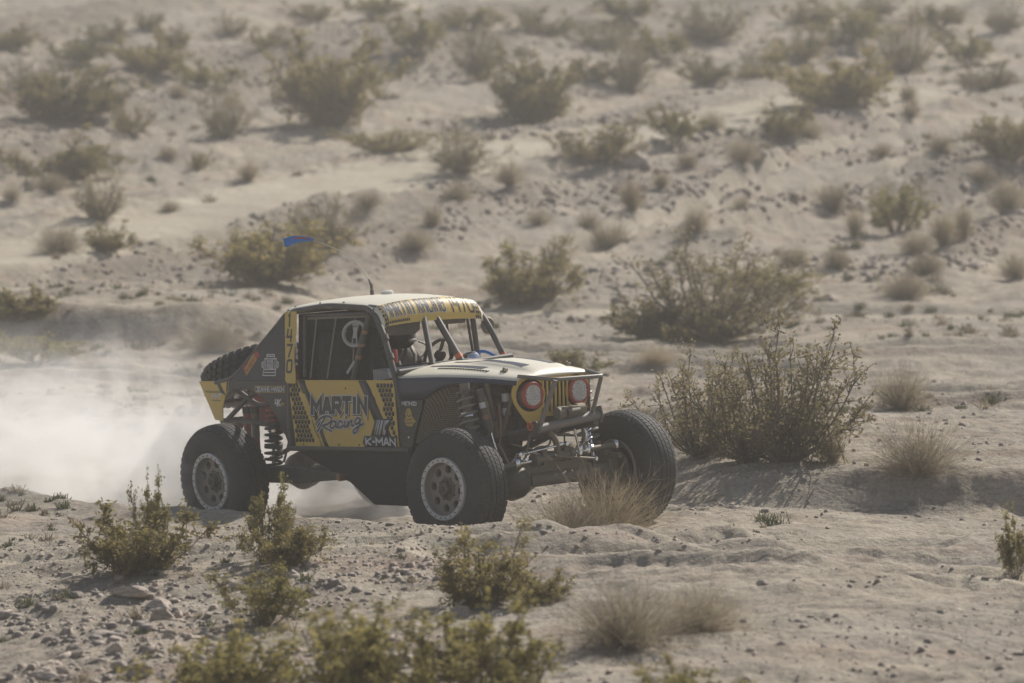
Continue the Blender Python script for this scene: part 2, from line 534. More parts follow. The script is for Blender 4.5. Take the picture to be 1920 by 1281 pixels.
def twig_ball(seed, twigs=420, flat=0.8, width=0.007, upright=0.0, sub=3, length=(0.75, 1.05)):
    rng = np.random.default_rng(seed)
    s = Strips()
    Q = []
    for i in range(twigs):
        z = rng.uniform(0.02, 1) ** (0.7 - 0.4 * upright); az = rng.uniform(0, 2 * pi)
        rr = sqrt(max(0, 1 - z * z)) * (1 - 0.55 * upright)
        d = np.array([rr * cos(az), rr * sin(az), z]); d /= np.linalg.norm(d)
        L = rng.uniform(*length)
        b = np.array([rng.normal() * 0.07, rng.normal() * 0.07, 0])
        bend = rng.normal(size=3) * 0.10
        pts = [b, b + d * L * 0.5 + bend * 0.6, b + d * L + bend]
        segs = [(pts, 1.0)]
        for k in range(sub):
            t0 = rng.uniform(0.35, 0.9)
            q = pts[1] + (pts[2] - pts[1]) * (t0 - 0.5) * 2 if t0 > 0.5 else pts[0] + (pts[1] - pts[0]) * t0 * 2
            dd = unit(d + rng.normal(size=3) * 0.55)
            l2 = L * rng.uniform(0.15, 0.35)
            segs.append(([q, q + dd * l2 * 0.5 + rng.normal(size=3) * 0.015, q + dd * l2], 0.7))
        for P, ws in segs:
            side = unit(np.cross(P[2] - P[0], rng.normal(size=3))) * width * ws
            Q.append([P[0] - side, P[0] + side, P[1] + side * 0.8, P[1] - side * 0.8])
            Q.append([P[1] - side * 0.8, P[1] + side * 0.8, P[2] + side * 0.3, P[2] - side * 0.3])
    Q = np.array(Q)
    Q[..., 2] = np.maximum(Q[..., 2] * flat, 0.0)
    s.quads(Q)
    return s

PLANT = {}
for i in range(9):
    st, lf = creosote(100 + i, stems=(22, 34, 28)[i % 3], rad=(0.60, 0.74, 0.86)[i // 3], lsize=(0.021, 0.027, 0.024)[i % 3], per=(9, 11, 8)[(i + i // 3) % 3], low=0.2, lean=(0.0, 0.25, -0.2)[(i * 2) % 3])
    PLANT['C%d' % i] = (st.mesh('stems', 'bark'), lf.mesh('foliage', 'creosote_leaf'))
for i in range(3):      # loose, leggy, more yellow creosote
    st, lf = creosote(140 + i, stems=20, rad=0.62, lsize=0.026, per=9, low=0.35)
    PLANT['Y%d' % i] = (st.mesh('stems', 'bark'), lf.mesh('foliage', 'yellow_leaf'))
for i in range(2):      # sparse, woody: much branch, little leaf
    st, lf = creosote(160 + i, stems=36, rad=0.78, lsize=0.018, per=6, low=0.2)
    PLANT['W%d' % i] = (st.mesh('stems', 'bark'), lf.mesh('foliage', 'grey_leaf'))
for i in range(4):
    PLANT['T%d' % i] = (twig_ball(200 + i).mesh('twigs', 'dry_twig'),)
for i in range(3):
    PLANT['G%d' % i] = (twig_ball(220 + i, 520, 1.0, 0.006, 0.65, 1).mesh('blades', 'golden_grass'),)
for i in range(2):
    PLANT['B%d' % i] = (twig_ball(260 + i, 760, 0.70, 0.0028, 0.10, 6, (0.3, 1.05)).mesh('twigs', 'golden_grass'),)
for i in range(2):
    PLANT['D%d' % i] = (twig_ball(240 + i, 520, 0.8, 0.0032, 0.15, 6, (0.35, 1.05)).mesh('twigs', 'dry_twig'),)

prng = random.Random(5)
HB = 'creosote bushes on the hillside'
def plant(kind, px, py, w, h, label, cat='bush', group=None, sink=0.02, xy=None):
    """w, h: width and height in the photograph's pixels at the plant's distance"""
    var = sorted(k for k in PLANT if k[0] == kind[0])
    key = kind if kind in PLANT else prng.choice(var)
    if xy: x, y = xy; z = float(land(np.array([x]), np.array([y]))[0]); d = y + 30
    else: x, y, z, d = ground_at(px, py)
    ppm = FPX / d
    sx = w / ppm; sz = h / ppm
    meshes = PLANT[key]
    rz = prng.uniform(0, 2 * pi)
    if group == HB: sx *= 1.12
    nm = {'C': 'creosote_bush', 'Y': 'creosote_bush', 'W': 'creosote_bush', 'T': 'scrub_bush', 'G': 'grass_clump', 'D': 'dry_bush', 'B': 'dry_bush'}[key[0]]
    wid = {'C': 1.10, 'Y': 0.98, 'W': 1.30, 'T': 1.8, 'G': 1.4, 'D': 1.8, 'B': 1.7}[key[0]]
    hh = {'C': 0.98, 'Y': 1.0, 'W': 0.95, 'T': 0.82, 'G': 1.0, 'D': 0.88, 'B': 0.75}[key[0]]
    sc = (sx / wid, sx / wid, sz / hh)
    if len(meshes) == 1:
        r = bpy.data.objects.new(nm, meshes[0]); COL.objects.link(r)
    else:
        r = empty(nm)
        for me in meshes:
            link(bpy.data.objects.new(me.name.split('.')[0], me), r)
    r.location = (x, y, z - sink); r.rotation_euler = (0, 0, rz); r.scale = sc
    tag(r, label, cat, group)
    return r

HB = 'creosote bushes on the hillside'
SB = 'scrub balls scattered over the slope'
# kind, base x, base y, width, height, label
PLANTS = [
 ('C', 120, 222, 235, 112, 'broad dark creosote bush high on the slope near the upper left corner', HB),
 ('C', 95, 340, 205, 105, 'wide low creosote thicket at the left edge below the broad dark bush', HB),
 ('C', 12, 90, 100, 60, 'hazy creosote bush cut by the upper left picture edge', HB),
 ('C', 205, 78, 84, 52, 'small hazy bush above the broad dark creosote bush', HB),
 ('C', 275, 62, 58, 42, 'small upright bush near the top, right of the hazy small one', HB),
 ('C', 285, 135, 118, 80, 'rounded bush just above and right of the broad dark creosote', HB),
 ('C', 248, 258, 80, 66, 'small green bush on open sand right of the broad dark creosote', HB),
 ('W', 425, 262, 120, 108, 'airy mid-green bush standing alone left of the tallest hillside bush', HB),
 ('C', 372, 325, 44, 42, 'tiny dark green shrub alone on pale gravel', HB),
 ('Y', 390, 165, 118, 52, 'low flat bush between two bare sand strips at upper left', HB),
 ('C', 500, 92, 96, 48, 'low hazy bush near the top edge, left of the tallest hillside bush', HB),
 ('W', 435, 72, 80, 44, 'pale small bush at the top edge over a bare sand strip', HB),
 ('C', 628, 240, 178, 205, 'tallest creosote bush on the hillside, dense and column-like', HB),
 ('Y', 785, 108, 110, 88, 'bushy hazy creosote near the top centre', HB),
 ('C', 725, 292, 165, 66, 'low sprawling bush to the right below the tallest hillside bush', HB),
 ('W', 868, 326, 160, 92, 'thin twiggy bush beside the end of the pale two-track road', HB),
 ('W', 905, 150, 125, 108, 'upper left bush of the pair of big overlapping creosotes at top centre', HB),
 ('C', 1000, 232, 185, 150, 'large lower bush of the overlapping pair at top centre', HB),
 ('C', 1122, 306, 158, 90, 'dark rounded bush beside a grey boulder', HB),
 ('C', 1105, 150, 100, 54, 'small dark bush right of the overlapping pair', HB),
 ('W', 1185, 172, 108, 118, 'upright bush with a pale foot near the top right of centre', HB),
 ('C', 1010, 66, 140, 62, 'hazy bush at the top edge above the overlapping pair', HB),
 ('Y', 880, 58, 120, 50, 'faint hazy bush at the very top centre', HB),
 ('C', 1328, 160, 112, 66, 'compact oval bush alone on pale sand at upper right', HB),
 ('W', 1338, 76, 160, 92, 'broad hazy bush touching the top edge right of centre', HB),
 ('Y', 1266, 266, 88, 84, 'loose yellowish bush right of the dark rounded bush', HB),
 ('C', 1515, 46, 100, 62, 'hazy bush touching the top edge at upper right', HB),
 ('Y', 1600, 82, 120, 80, 'hazy bush behind the biggest thicket at upper right', HB),
 ('C', 1560, 205, 195, 130, 'biggest spreading creosote thicket at upper right', HB),
 ('W', 1690, 136, 165, 112, 'dense bush joined to the right side of the biggest thicket', HB),
 ('C', 1462, 258, 105, 84, 'dark bush with a pale scrub ball at its right foot', HB),
 ('Y', 1818, 122, 96, 66, 'small bush in the upper right corner area over bare sand', HB),
 ('W', 1850, 165, 150, 56, 'thin airy bush at the right below the corner bush', HB),
 ('C', 1900, 300, 150, 130, 'dense bush cut by the right edge on the upper slope', HB),
 ('Y', 1682, 440, 116, 112, 'yellow-green conical bush among golden grass at right', HB),
 ('W', 1640, 30, 120, 46, 'faint bush at the top edge near the right corner', HB),
 ('C', 1180, 40, 130, 50, 'faint hazy bush on the top edge right of centre', HB),
 ('Y', 700, 40, 110, 44, 'faint hazy bush on the top edge left of centre', HB),
 ('C', 590, 40, 100, 40, 'pale bush on the top edge above the tallest hillside bush', HB),
 ('W', 190, 412, 112, 92, 'brownish rounded bush on the left slope above the two-track road', HB),
 ('C', 200, 474, 96, 58, 'low bush with a yellow tip beside the two-track road at left', HB),
 ('C', 505, 535, 260, 128, 'large low dark creosote behind the car, under the blue flag', HB),
 ('W', 600, 470, 170, 96, 'loose greyish bush behind the blue flag', HB),
 ('C', 985, 568, 205, 118, 'big creosote just behind the car roof', HB),
 ('W', 1035, 500, 90, 56, 'small olive bush above the big creosote behind the roof', HB),
 ('W', 1340, 640, 380, 190, 'largest creosote in the middle distance, right of the car', None),
 ('Y', 1430, 560, 190, 74, 'loose branches of a bush trailing right of the largest creosote', None),
 ('W', 1470, 868, 370, 255, 'tall woody creosote standing right of the front wheel', None),
 ('W', 1310, 852, 270, 195, 'leggy bare-stemmed creosote close behind the far front wheel', None),
 ('Y', 1075, 706, 130, 60, 'yellowish low bush behind the engine cover', None),
 ('C', 35, 618, 130, 66, 'dark creosote at the left edge above the dust', None),
 ('Y', 70, 690, 170, 70, 'dusty grey-green bush half lost in dust at left', None),
 ('C', 268, 1075, 205, 160, 'dark green creosote in front of the rear wheel', None),
 ('Y', 285, 1055, 70, 160, 'slender upright creosote sprig against the white dust', None),
 ('C', 528, 1062, 155, 128, 'olive creosote in front of the gap between the wheels', None),
 ('Y', 505, 1050, 90, 150, 'tall yellowish sprig overlapping the rear tyre', None),
 ('C', 905, 1128, 230, 150, 'creosote directly in front of the near front tyre', None),
 ('C', 1010, 1130, 110, 80, 'low right-hand lobe of creosote below the front tyre', None),
 ('Y', 500, 1175, 170, 120, 'blurred yellow-green bush left of centre in the foreground', None),
 ('Y', 420, 1335, 260, 200, 'blurred yellow-green bush cut by the bottom edge at left', None),
 ('Y', 690, 1345, 320, 250, 'big yellow-green foreground bush cut by the bottom edge', None),
 ('Y', 900, 1340, 280, 235, 'yellow-green foreground bush right of the biggest one on the bottom edge', None),
 ('Y', 1290, 1330, 180, 110, 'low yellow-green bush on the bottom edge right of centre', None),
 ('Y', 1905, 1085, 70, 130, 'reddish-green stem plant at the right picture edge', None),
 ('T', 1690, 772, 125, 92, 'grey dome-shaped scrub bush right of the woody creosote', None),
 ('D', 1722, 895, 250, 125, 'pale grey dry bush on open sand at right', None),
 ('T', 110, 474, 105, 62, 'brown scrub mound beside the two-track road at left', SB),
 ('G', 466, 346, 52, 38, 'small golden grass ball alone on the left slope', SB),
 ('T', 320, 397, 46, 28, 'little brown scrub ball left of the golden grass ball', SB),
 ('T', 98, 362, 80, 40, 'pale scrub ball under the left creosote thicket', SB),
 ('T', 22, 380, 46, 30, 'pale scrub ball at the left picture edge', SB),
 ('T', 316, 302, 48, 32, 'pale scrub ball left of the tiny dark shrub', SB),
 ('T', 335, 180, 46, 32, 'pale scrub ball left of the low flat bush', SB),
 ('T', 858, 382, 66, 48, 'tan scrub ball right of the end of the road', SB),
 ('T', 955, 350, 70, 52, 'grey scrub ball below the overlapping pair of creosotes', SB),
 ('T', 780, 474, 78, 46, 'dark scrub mound above the car roof', SB),
 ('T', 812, 428, 46, 46, 'round scrub ball just above the dark scrub mound', SB),
 ('T', 1142, 466, 108, 54, 'wide grey scrub mound above the largest creosote, left side', SB),
 ('G', 1185, 398, 64, 60, 'tan upright scrub with dark foot above the wide grey mound', SB),
 ('T', 1102, 424, 54, 34, 'thin scrub with a leftward shadow left of the tan upright one', SB),
 ('T', 1306, 446, 66, 60, 'round grey scrub ball above the largest creosote', SB),
 ('T', 1390, 392, 40, 32, 'tiny green-grey scrub ball on open gravel', SB),
 ('T', 1562, 394, 80, 66, 'large round scrub ball left of the conical yellow-green bush', SB),
 ('T', 1392, 308, 78, 52, 'pale wide scrub ball below the dark bush at upper right', SB),
 ('T', 1290, 314, 56, 34, 'low scrub ball below the loose yellowish bush', SB),
 ('T', 1336, 244, 60, 42, 'greyish scrub ball right of the loose yellowish bush', SB),
 ('T', 1516, 258, 76, 44, 'pale scrub ball at the foot of the dark bush', SB),
 ('T', 1703, 188, 42, 36, 'small scrub ball below the dense joined bush', SB),
 ('T', 1708, 228, 46, 34, 'small scrub ball next lower on the bare strip at right', SB),
 ('T', 1762, 292, 66, 42, 'scrub ball left of the bush cut by the right edge', SB),
 ('T', 1888, 398, 90, 70, 'big round scrub ball at the right edge', SB),
 ('T', 1905, 528, 70, 60, 'grey scrub ball at the right edge below the big round one', SB),
 ('T', 1700, 558, 120, 56, 'dark-footed scrub mound near the track at right', SB),
 ('T', 1738, 516, 88, 46, 'pale scrub mound just above the dark-footed one', SB),
 ('T', 1568, 506, 66, 46, 'round scrub ball right of the loose trailing branches', SB),
 ('T', 1486, 502, 80, 38, 'low greenish scrub left of the round ball', SB),
 ('G', 1602, 452, 46, 58, 'golden grass tuft left of the conical yellow-green bush', SB),
 ('G', 1768, 462, 70, 66, 'left one of two golden grass tufts at right', SB),
 ('G', 1806, 452, 50, 66, 'right one of two golden grass tufts at right', SB),
 ('T', 1718, 476, 90, 50, 'scrub mound at the foot of the golden grass tufts', SB),
 ('D', 405, 662, 190, 70, 'brown dry brush behind the car rear pillar', None),
 ('B', 1165, 985, 270, 150, 'golden dry brush in front of the far front wheel', None, (0.74, -0.34)),
 ('D', 1065, 985, 270, 115, 'grey dry brush under the front axle', None, (0.42, -0.62)),
 ('D', 1170, 1212, 360, 160, 'grey dry twiggy bush in the foreground right of centre', None),
 ('D', 1315, 1182, 260, 120, 'brownish dry bush right of the grey twiggy one in the foreground', None),
 ('G', 1560, 868, 70, 70, 'small golden grass at the foot of the woody creosote', None),
 ('W', 60, 165, 110, 54, 'thin hazy bush behind the broad dark creosote at upper left', HB),
 ('Y', 150, 118, 110, 52, 'pale loose bush left of the rounded bush at upper left', HB),
 ('C', 335, 92, 80, 50, 'small hazy bush above the rounded bush at upper left', HB),
 ('W', 545, 185, 90, 60, 'twiggy bush hugging the left side of the tallest hillside bush', HB),
 ('Y', 690, 165, 80, 50, 'small pale bush right of the tallest hillside bush', HB),
 ('W', 1130, 95, 130, 60, 'twiggy hazy bush at the top right of the overlapping pair', HB),
 ('Y', 1240, 110, 100, 60, 'loose pale bush between the upright bush and the compact oval one', HB),
 ('W', 1420, 150, 110, 56, 'twiggy bush left of the biggest thicket at upper right', HB),
 ('C', 1500, 120, 120, 76, 'bush on the upper left flank of the biggest thicket', HB),
 ('Y', 1760, 60, 110, 50, 'pale hazy bush near the top right corner', HB),
 ('W', 1880, 60, 100, 56, 'thin hazy bush in the top right corner', HB),
 ('G', 1655, 300, 46, 34, 'small straw-coloured tuft on the upper right slope', SB),
 ('G', 1240, 355, 44, 34, 'small straw-coloured tuft on the middle slope', SB),
 ('B', 1840, 345, 80, 40, 'low straw-coloured brush left of the big round ball at the right edge', SB),
 ('T', 690, 395, 60, 34, 'low brown scrub just right of the two-track road', SB),
 ('T', 1010, 420, 60, 34, 'low brown scrub between the roof and the slope centre', SB),
 ('C', 1250, 640, 200, 120, 'left shoulder of greenery beside the largest middle-distance creosote', None),
 ('W', 1400, 862, 260, 180, 'low grey brush between the woody and the leggy creosote', None),
 ('B', 1230, 690, 110, 46, 'low straw brush between the hood and the leggy creosote', None),
]
for row in PLANTS:
    kind, px, py, w, h, lab, grp = row[:7]
    plant(kind, px, py, w, h, lab, 'grass' if kind[0] == 'G' else 'bush', grp, xy=row[7] if len(row) > 7 else None)

# low weeds and tufts that nobody could count
def scatter_stuff():
    rng = np.random.default_rng(77)
    s = Strips(); s2 = Strips()
    n = 2600
    d = np.concatenate([rng.uniform(20, 108, 1100), rng.uniform(28, 58, n - 1100)])
    x = rng.uniform(-0.16, 0.16, n) * d; y = d - 30
    keep = (fbm(x * 0.25, y * 0.25, 2, 61) > 0.02) & ~((np.abs(x + 0.85) < 2.6) & (np.abs(y - 1.3) < 3.2)) & ~((d < 29) & (x > -0.5))
    x, y, d = x[keep], y[keep], d[keep]
    z = land(x, y)
    for i in range(len(x)):
        k = int(rng.integers(24, 60)); R = rng.uniform(0.03, 0.12) * (0.6 + d[i] / 70) * (1.0 if i < 600 else 0.7)
        az = rng.uniform(0, 2 * pi, k); tl = rng.uniform(0.1, 1.2, k)
        D = np.stack([np.cos(az) * np.sin(tl), np.sin(az) * np.sin(tl), np.cos(tl)], 1)
        b = np.array([x[i], y[i], z[i] - 0.01]) + np.concatenate([rng.normal(size=(k, 2)) * R * 0.35, np.zeros((k, 1))], 1)
        e = b + D * R * rng.uniform(0.5, 1.1, (k, 1))
        sd = unit(np.cross(D, rng.normal(size=(k, 3)))) * (0.003 + 0.00010 * d[i])
        Q = np.stack([b - sd, b + sd, e + sd * 0.4, e - sd * 0.4], 1)
        (s if rng.uniform() < 0.5 else s2).quads(Q)
    for st, nm, mt, lb in ((s, 'low_weeds', 'weed', 'small green-grey weeds dotted over the sand'), (s2, 'dry_litter', 'dry_twig', 'small dry stalks dotted over the sand')):
        o = link(bpy.data.objects.new(nm, st.mesh(nm, mt)))
        tag(o, lb, 'weeds', kind='stuff')
scatter_stuff()

# ------------------------------------------------------------------ stones
m, t, out = nt_mat('stone')
oi = t.nodes.new('ShaderNodeObjectInfo')
co = t.nodes.new('ShaderNodeTexCoord').outputs['Object']
wn1 = N(t, 'ShaderNodeTexVoronoi', Scale=5.0)
t.links.new(co, wn1.inputs['Vector'])
ad = N(t, 'ShaderNodeMath', operation='MULTIPLY_ADD'); ad.inputs[1].default_value = 0.5
t.links.new(oi.outputs['Random'], ad.inputs[0])
sepc = t.nodes.new('ShaderNodeSeparateColor'); t.links.new(wn1.outputs['Color'], sepc.inputs[0])
hf = N(t, 'ShaderNodeMath', operation='MULTIPLY'); hf.inputs[1].default_value = 0.6
t.links.new(sepc.outputs[0], hf.inputs[0]); t.links.new(hf.outputs[0], ad.inputs[2])
cst = ramp(t, ad.outputs[0], [(0.1, (0.25, 0.215, 0.19)), (0.4, (0.37, 0.31, 0.255)), (0.65, (0.43, 0.345, 0.28)), (0.9, (0.53, 0.47, 0.40))])
cst = mix(t, 0.6, cst, ramp(t, noise(t, co, 18, 4, 0.7), [(0.3, 0.65), (0.7, 1.1)]), 'MULTIPLY')
b = N(t, 'ShaderNodeBsdfPrincipled', Roughness=0.92)
t.links.new(cst, b.inputs['Base Color']); t.links.new(b.outputs[0], out.inputs[0])
bp = N(t, 'ShaderNodeBump', Strength=0.5, Distance=0.01)
t.links.new(noise(t, co, 30, 4, 0.7), bp.inputs['Height']); t.links.new(bp.outputs[0], b.inputs['Normal'])

def gravel():
    rng = np.random.default_rng(9)
    X = []; Y = []; R = []
    def add(n, d0, d1, r0, r1, u0=-0.16, u1=0.16, patch=0.0, pw=2.2):
        d = np.sqrt(rng.uniform(d0 * d0, d1 * d1, n)); x = rng.uniform(u0, u1, n) * d; y = d - 30
        k = np.where(y > 26, fbm(x * 0.5, y * 0.5, 2, 87) * 0.6 - 1.2 * band(x, y), fbm(x * 0.35, y * 0.35, 3, 87)) > patch
        d1_, d2_ = road_masks(x, y)
        k &= (d1_ > 1.1) & (d2_ > 0.9)
        k &= ~((np.abs((x + 0.85) * 0.649 - (y - 1.3) * 0.761) < 2.6) & (np.abs((x + 0.85) * 0.761 + (y - 1.3) * 0.649) < 1.4))
        r = r0 * (r1 / r0) ** (rng.uniform(size=n) ** pw)
        X.append(x[k]); Y.append(y[k]); R.append(r[k])
    add(8000, 20, 26.3, 0.006, 0.050, -0.16, -0.005, -0.20, 3.6)
    add(2500, 26, 29, 0.006, 0.025, -0.16, -0.02, -0.1, 2.6)
    add(2600, 20, 30, 0.008, 0.030, -0.04, 0.16, -0.05, 2.0)
    add(6000, 30, 56, 0.008, 0.045, -0.16, 0.16, -0.05, 2.6)
    add(40000, 55, 104, 0.012, 0.085, -0.16, 0.16, -0.02, 3.0)
    add(8000, 56, 84, 0.02, 0.12, -0.02, 0.16, -0.15, 2.6)
    x = np.concatenate(X); y = np.concatenate(Y); r = np.concatenate(R); n = len(x)
    z = land(x, y)
    cube = np.array([[-1, -1, -1], [1, -1, -1], [1, 1, -1], [-1, 1, -1], [-1, -1, 1], [1, -1, 1], [1, 1, 1], [-1, 1, 1]], float) * 0.72
    f = np.array([[0, 3, 2, 1], [4, 5, 6, 7], [0, 1, 5, 4], [1, 2, 6, 5], [2, 3, 7, 6], [3, 0, 4, 7]])
    P = cube[None] + rng.normal(size=(n, 8, 3)) * 0.22
    P[:, 4:, :2] *= rng.uniform(0.45, 0.9, (n, 1, 1))
    P *= np.stack([rng.uniform(0.8, 1.5, n), rng.uniform(0.7, 1.1, n), rng.uniform(0.4, 0.75, n)], 1)[:, None, :]
    a = rng.uniform(0, 2 * pi, n); ca, sa = np.cos(a)[:, None], np.sin(a)[:, None]
    Px = P[..., 0] * ca - P[..., 1] * sa; Py = P[..., 0] * sa + P[..., 1] * ca
    V = np.stack([Px, Py, P[..., 2]], -1) * r[:, None, None] + np.stack([x, y, z + 0.15 * r], 1)[:, None, :]
    F = (f[None] + (np.arange(n) * 8)[:, None, None]).reshape(-1, 4)
    o = link(bpy.data.objects.new('gravel', np_mesh('gravel', V.reshape(-1, 3), F, 'stone')))
    tag(o, 'loose stones and gravel strewn over the ground', 'gravel', kind='stuff')
gravel()

def rock_mesh(seed):
    import bmesh
    rng = np.random.default_rng(seed)
    bm = bmesh.new()
    bmesh.ops.create_icosphere(bm, subdivisions=3, radius=1.0)
    cuts = [(unit(rng.normal(size=3)), rng.uniform(0.45, 0.85)) for _ in range(9)]
    for v in bm.verts:
        p = np.array(v.co)
        for nn, dd in cuts:
            e = p @ nn - dd
            if e > 0:
                p = p - nn * e * 0.93
        p = p + rng.normal(size=3) * 0.018
        v.co = p
    me = bpy.data.meshes.new('rock'); bm.to_mesh(me); bm.free()
    me.materials.append(MATS['stone'])
    return me
ROCKM = [rock_mesh(300 + i) for i in range(6)]
ROCKS = [
 (306, 1166, 44, 30, 'dark-faced angular rock at the foot of a flat slab in the foreground'),
 (299, 1138, 60, 18, 'flat pale slab rock lying over the dark-faced rock'),
 (240, 1124, 62, 20, 'reddish flat rock left of the pale slab'),
 (223, 1094, 30, 14, 'whitish flat rock near the foreground creosote'),
 (126, 1086, 28, 11, 'small brown flat rock on sand at far left'),
 (148, 1128, 32, 12, 'small pale rock on gravel left of the reddish rock'),
 (203, 1196, 64, 13, 'long dark grey slab half buried in gravel'),
 (315, 1200, 28, 18, 'small grey rock right of the long dark slab'),
 (213, 1228, 30, 26, 'upright pinkish rock near the bottom left'),
 (140, 1220, 38, 20, 'pale blocky rock left of the upright pinkish one'),
 (265, 1270, 50, 20, 'grey rock on the bottom edge left of the bushes'),
 (227, 1262, 32, 15, 'brown rock beside the grey rock on the bottom edge'),
 (86, 1276, 58, 14, 'long dark stone on the bottom edge at far left'),
 (241, 1176, 24, 12, 'small dark stone above the long slab'),
 (179, 1246, 32, 12, 'pale flat stone near the bottom left corner'),
 (476, 1132, 24, 18, 'round brown stone among yellow-green sprigs'),
 (864, 1156, 34, 17, 'pale pink stone below the creosote in front of the tyre'),
 (1433, 1098, 24, 11, 'dark stone alone on the sand at lower right'),
 (1190, 312, 46, 28, 'grey boulder beside the dark rounded bush on the hillside'),
 (1410, 296, 60, 26, 'dark rock outcrop on the gravel slope at right'),
]
for i, (px, py, w, h, lab) in enumerate(ROCKS):
    x, y, z, d = ground_at(px, py)
    ppm = FPX / d
    o = bpy.data.objects.new('rock', ROCKM[i % 6]); COL.objects.link(o)
    s = w / ppm / 1.5
    o.scale = (s, s * 0.8, h / ppm / 1.35)
    o.location = (x, y, z + 0.25 * h / ppm)
    o.rotation_euler = (prng.uniform(-.15, .15), prng.uniform(-.15, .15), prng.uniform(-0.5, 0.5))
    tag(o, lab, 'rock', 'rocks lying on the ground')
# ------------------------------------------------------------------ mesh builder for made things
class B:
    def __init__(self):
        self.v = []; self.f = []; self.sm = []
    def add(self, V, F, smooth=False):
        n = len(self.v)
        self.v += [tuple(map(float, p)) for p in V]
        self.f += [tuple(i + n for i in q) for q in F]
        self.sm += [smooth] * len(F)
        return self
    def box(self, c, s, R=None, taper=1.0):
        P = [Vector(((i & 1) * 2 - 1, ((i >> 1) & 1) * 2 - 1, ((i >> 2) & 1) * 2 - 1)) for i in range(8)]
        V = []
        for p in P:
            k = taper if p.z > 0 else 1.0
            q = Vector((p.x * s[0] / 2 * k, p.y * s[1] / 2 * k, p.z * s[2] / 2))
            if R is not None: q = R @ q
            V.append(q + Vector(c))
        return self.add(V, [(0, 2, 3, 1), (4, 5, 7, 6), (0, 1, 5, 4), (2, 6, 7, 3), (0, 4, 6, 2), (1, 3, 7, 5)])
    def tube(self, P, r, n=12, caps=True):
        P = [Vector(p) for p in P]; k = len(P)
        rs = r if hasattr(r, '__len__') else [r] * k
        d0 = (P[1] - P[0]).normalized()
        a = d0.orthogonal().normalized()
        V = []; F = []
        for i in range(k):
            d = (P[min(i + 1, k - 1)] - P[max(i - 1, 0)]).normalized()
            a = (a - d * a.dot(d)).normalized()
            b = d.cross(a)
            for j in range(n):
                q = 2 * pi * j / n
                V.append(P[i] + (a * cos(q) + b * sin(q)) * rs[i])
        for i in range(k - 1):
            for j in range(n):
                F.append((i * n + j, i * n + (j + 1) % n, (i + 1) * n + (j + 1) % n, (i + 1) * n + j))
        self.add(V, F, True)
        if caps:
            self.add([V[j] for j in range(n)][::-1], [tuple(range(n))])
            self.add([V[(k - 1) * n + j] for j in range(n)], [tuple(range(n))])
        return self
    def lathe(self, prof, n=48, c=(0, 0, 0), axis='Y', R=None, closed=True, smooth=True, a0=0.0, a1=2 * pi):
        """prof: (r, h) pairs; h along axis"""
        full = abs(a1 - a0 - 2 * pi) < 1e-6
        m = n if full else n + 1
        V = []; F = []
        for r, h in prof:
            for j in range(m):
                q = a0 + (a1 - a0) * j / n
                p = {'Y': Vector((r * cos(q), h, r * sin(q))), 'X': Vector((h, r * cos(q), r * sin(q))), 'Z': Vector((r * cos(q), r * sin(q), h))}[axis]
                if R is not None: p = R @ p
                V.append(p + Vector(c))
        for i in range(len(prof) - 1):
            for j in range(n):
                F.append((i * m + j, i * m + (j + 1) % m, (i + 1) * m + (j + 1) % m, (i + 1) * m + j))
        return self.add(V, F, smooth)
    def prism(self, poly, to3, th):
        """extrude a flat outline; to3(u, v, w) maps to space, w = height above the face"""
        n = len(poly)
        V = [to3(u, v, th) for u, v in poly] + [to3(u, v, 0) for u, v in poly]
        F = [tuple(range(n)), tuple(range(2 * n - 1, n - 1, -1))]
        for i in range(n):
            j = (i + 1) % n
            F.append((i, n + i, n + j, j))
        return self.add(V, F)
    def sheet(self, grid, th=None, smooth=True):
        nr, nc = len(grid), len(grid[0])
        V = [p for row in grid for p in row]
        F = [(i * nc + j, i * nc + j + 1, (i + 1) * nc + j + 1, (i + 1) * nc + j) for i in range(nr - 1) for j in range(nc - 1)]
        return self.add(V, F, smooth)
    def build(self, name, mat, parent=None, auto=radians(38), bevel=0.0, solid=0.0, label=None, segs=2):
        me = bpy.data.meshes.new(name)
        me.from_pydata(self.v, [], self.f)
        me.validate()
        me.update()
        import bmesh
        bm = bmesh.new(); bm.from_mesh(me)
        bmesh.ops.remove_doubles(bm, verts=bm.verts, dist=1e-5)
        bmesh.ops.recalc_face_normals(bm, faces=bm.faces)
        bm.to_mesh(me); bm.free()
        me.materials.append(MATS[mat] if isinstance(mat, str) else mat)
        me.polygons.foreach_set('use_smooth', np.ones(len(me.polygons), bool))
        if auto < 3: me.set_sharp_from_angle(angle=auto)
        o = bpy.data.objects.new(name, me)
        link(o, parent)
        if solid:
            md = o.modifiers.new('solid', 'SOLIDIFY'); md.thickness = solid; md.offset = -1
        if bevel:
            md = o.modifiers.new('bevel', 'BEVEL'); md.width = bevel; md.segments = segs; md.limit_method = 'ANGLE'; md.angle_limit = radians(35)
        if label: o['label'] = label
        return o

def fillet(P, rad, n=5):
    """round the corners of a polyline"""
    P = [Vector(p) for p in P]
    out = [P[0]]
    for i in range(1, len(P) - 1):
        a = P[i - 1] - P[i]; b = P[i + 1] - P[i]
        l = min(rad, a.length * 0.45, b.length * 0.45)
        p0 = P[i] + a.normalized() * l; p1 = P[i] + b.normalized() * l
        for k in range(n + 1):
            s = k / n
            out.append(p0 * (1 - s) ** 2 + P[i] * 2 * s * (1 - s) + p1 * s ** 2)
    out.append(P[-1])
    return out

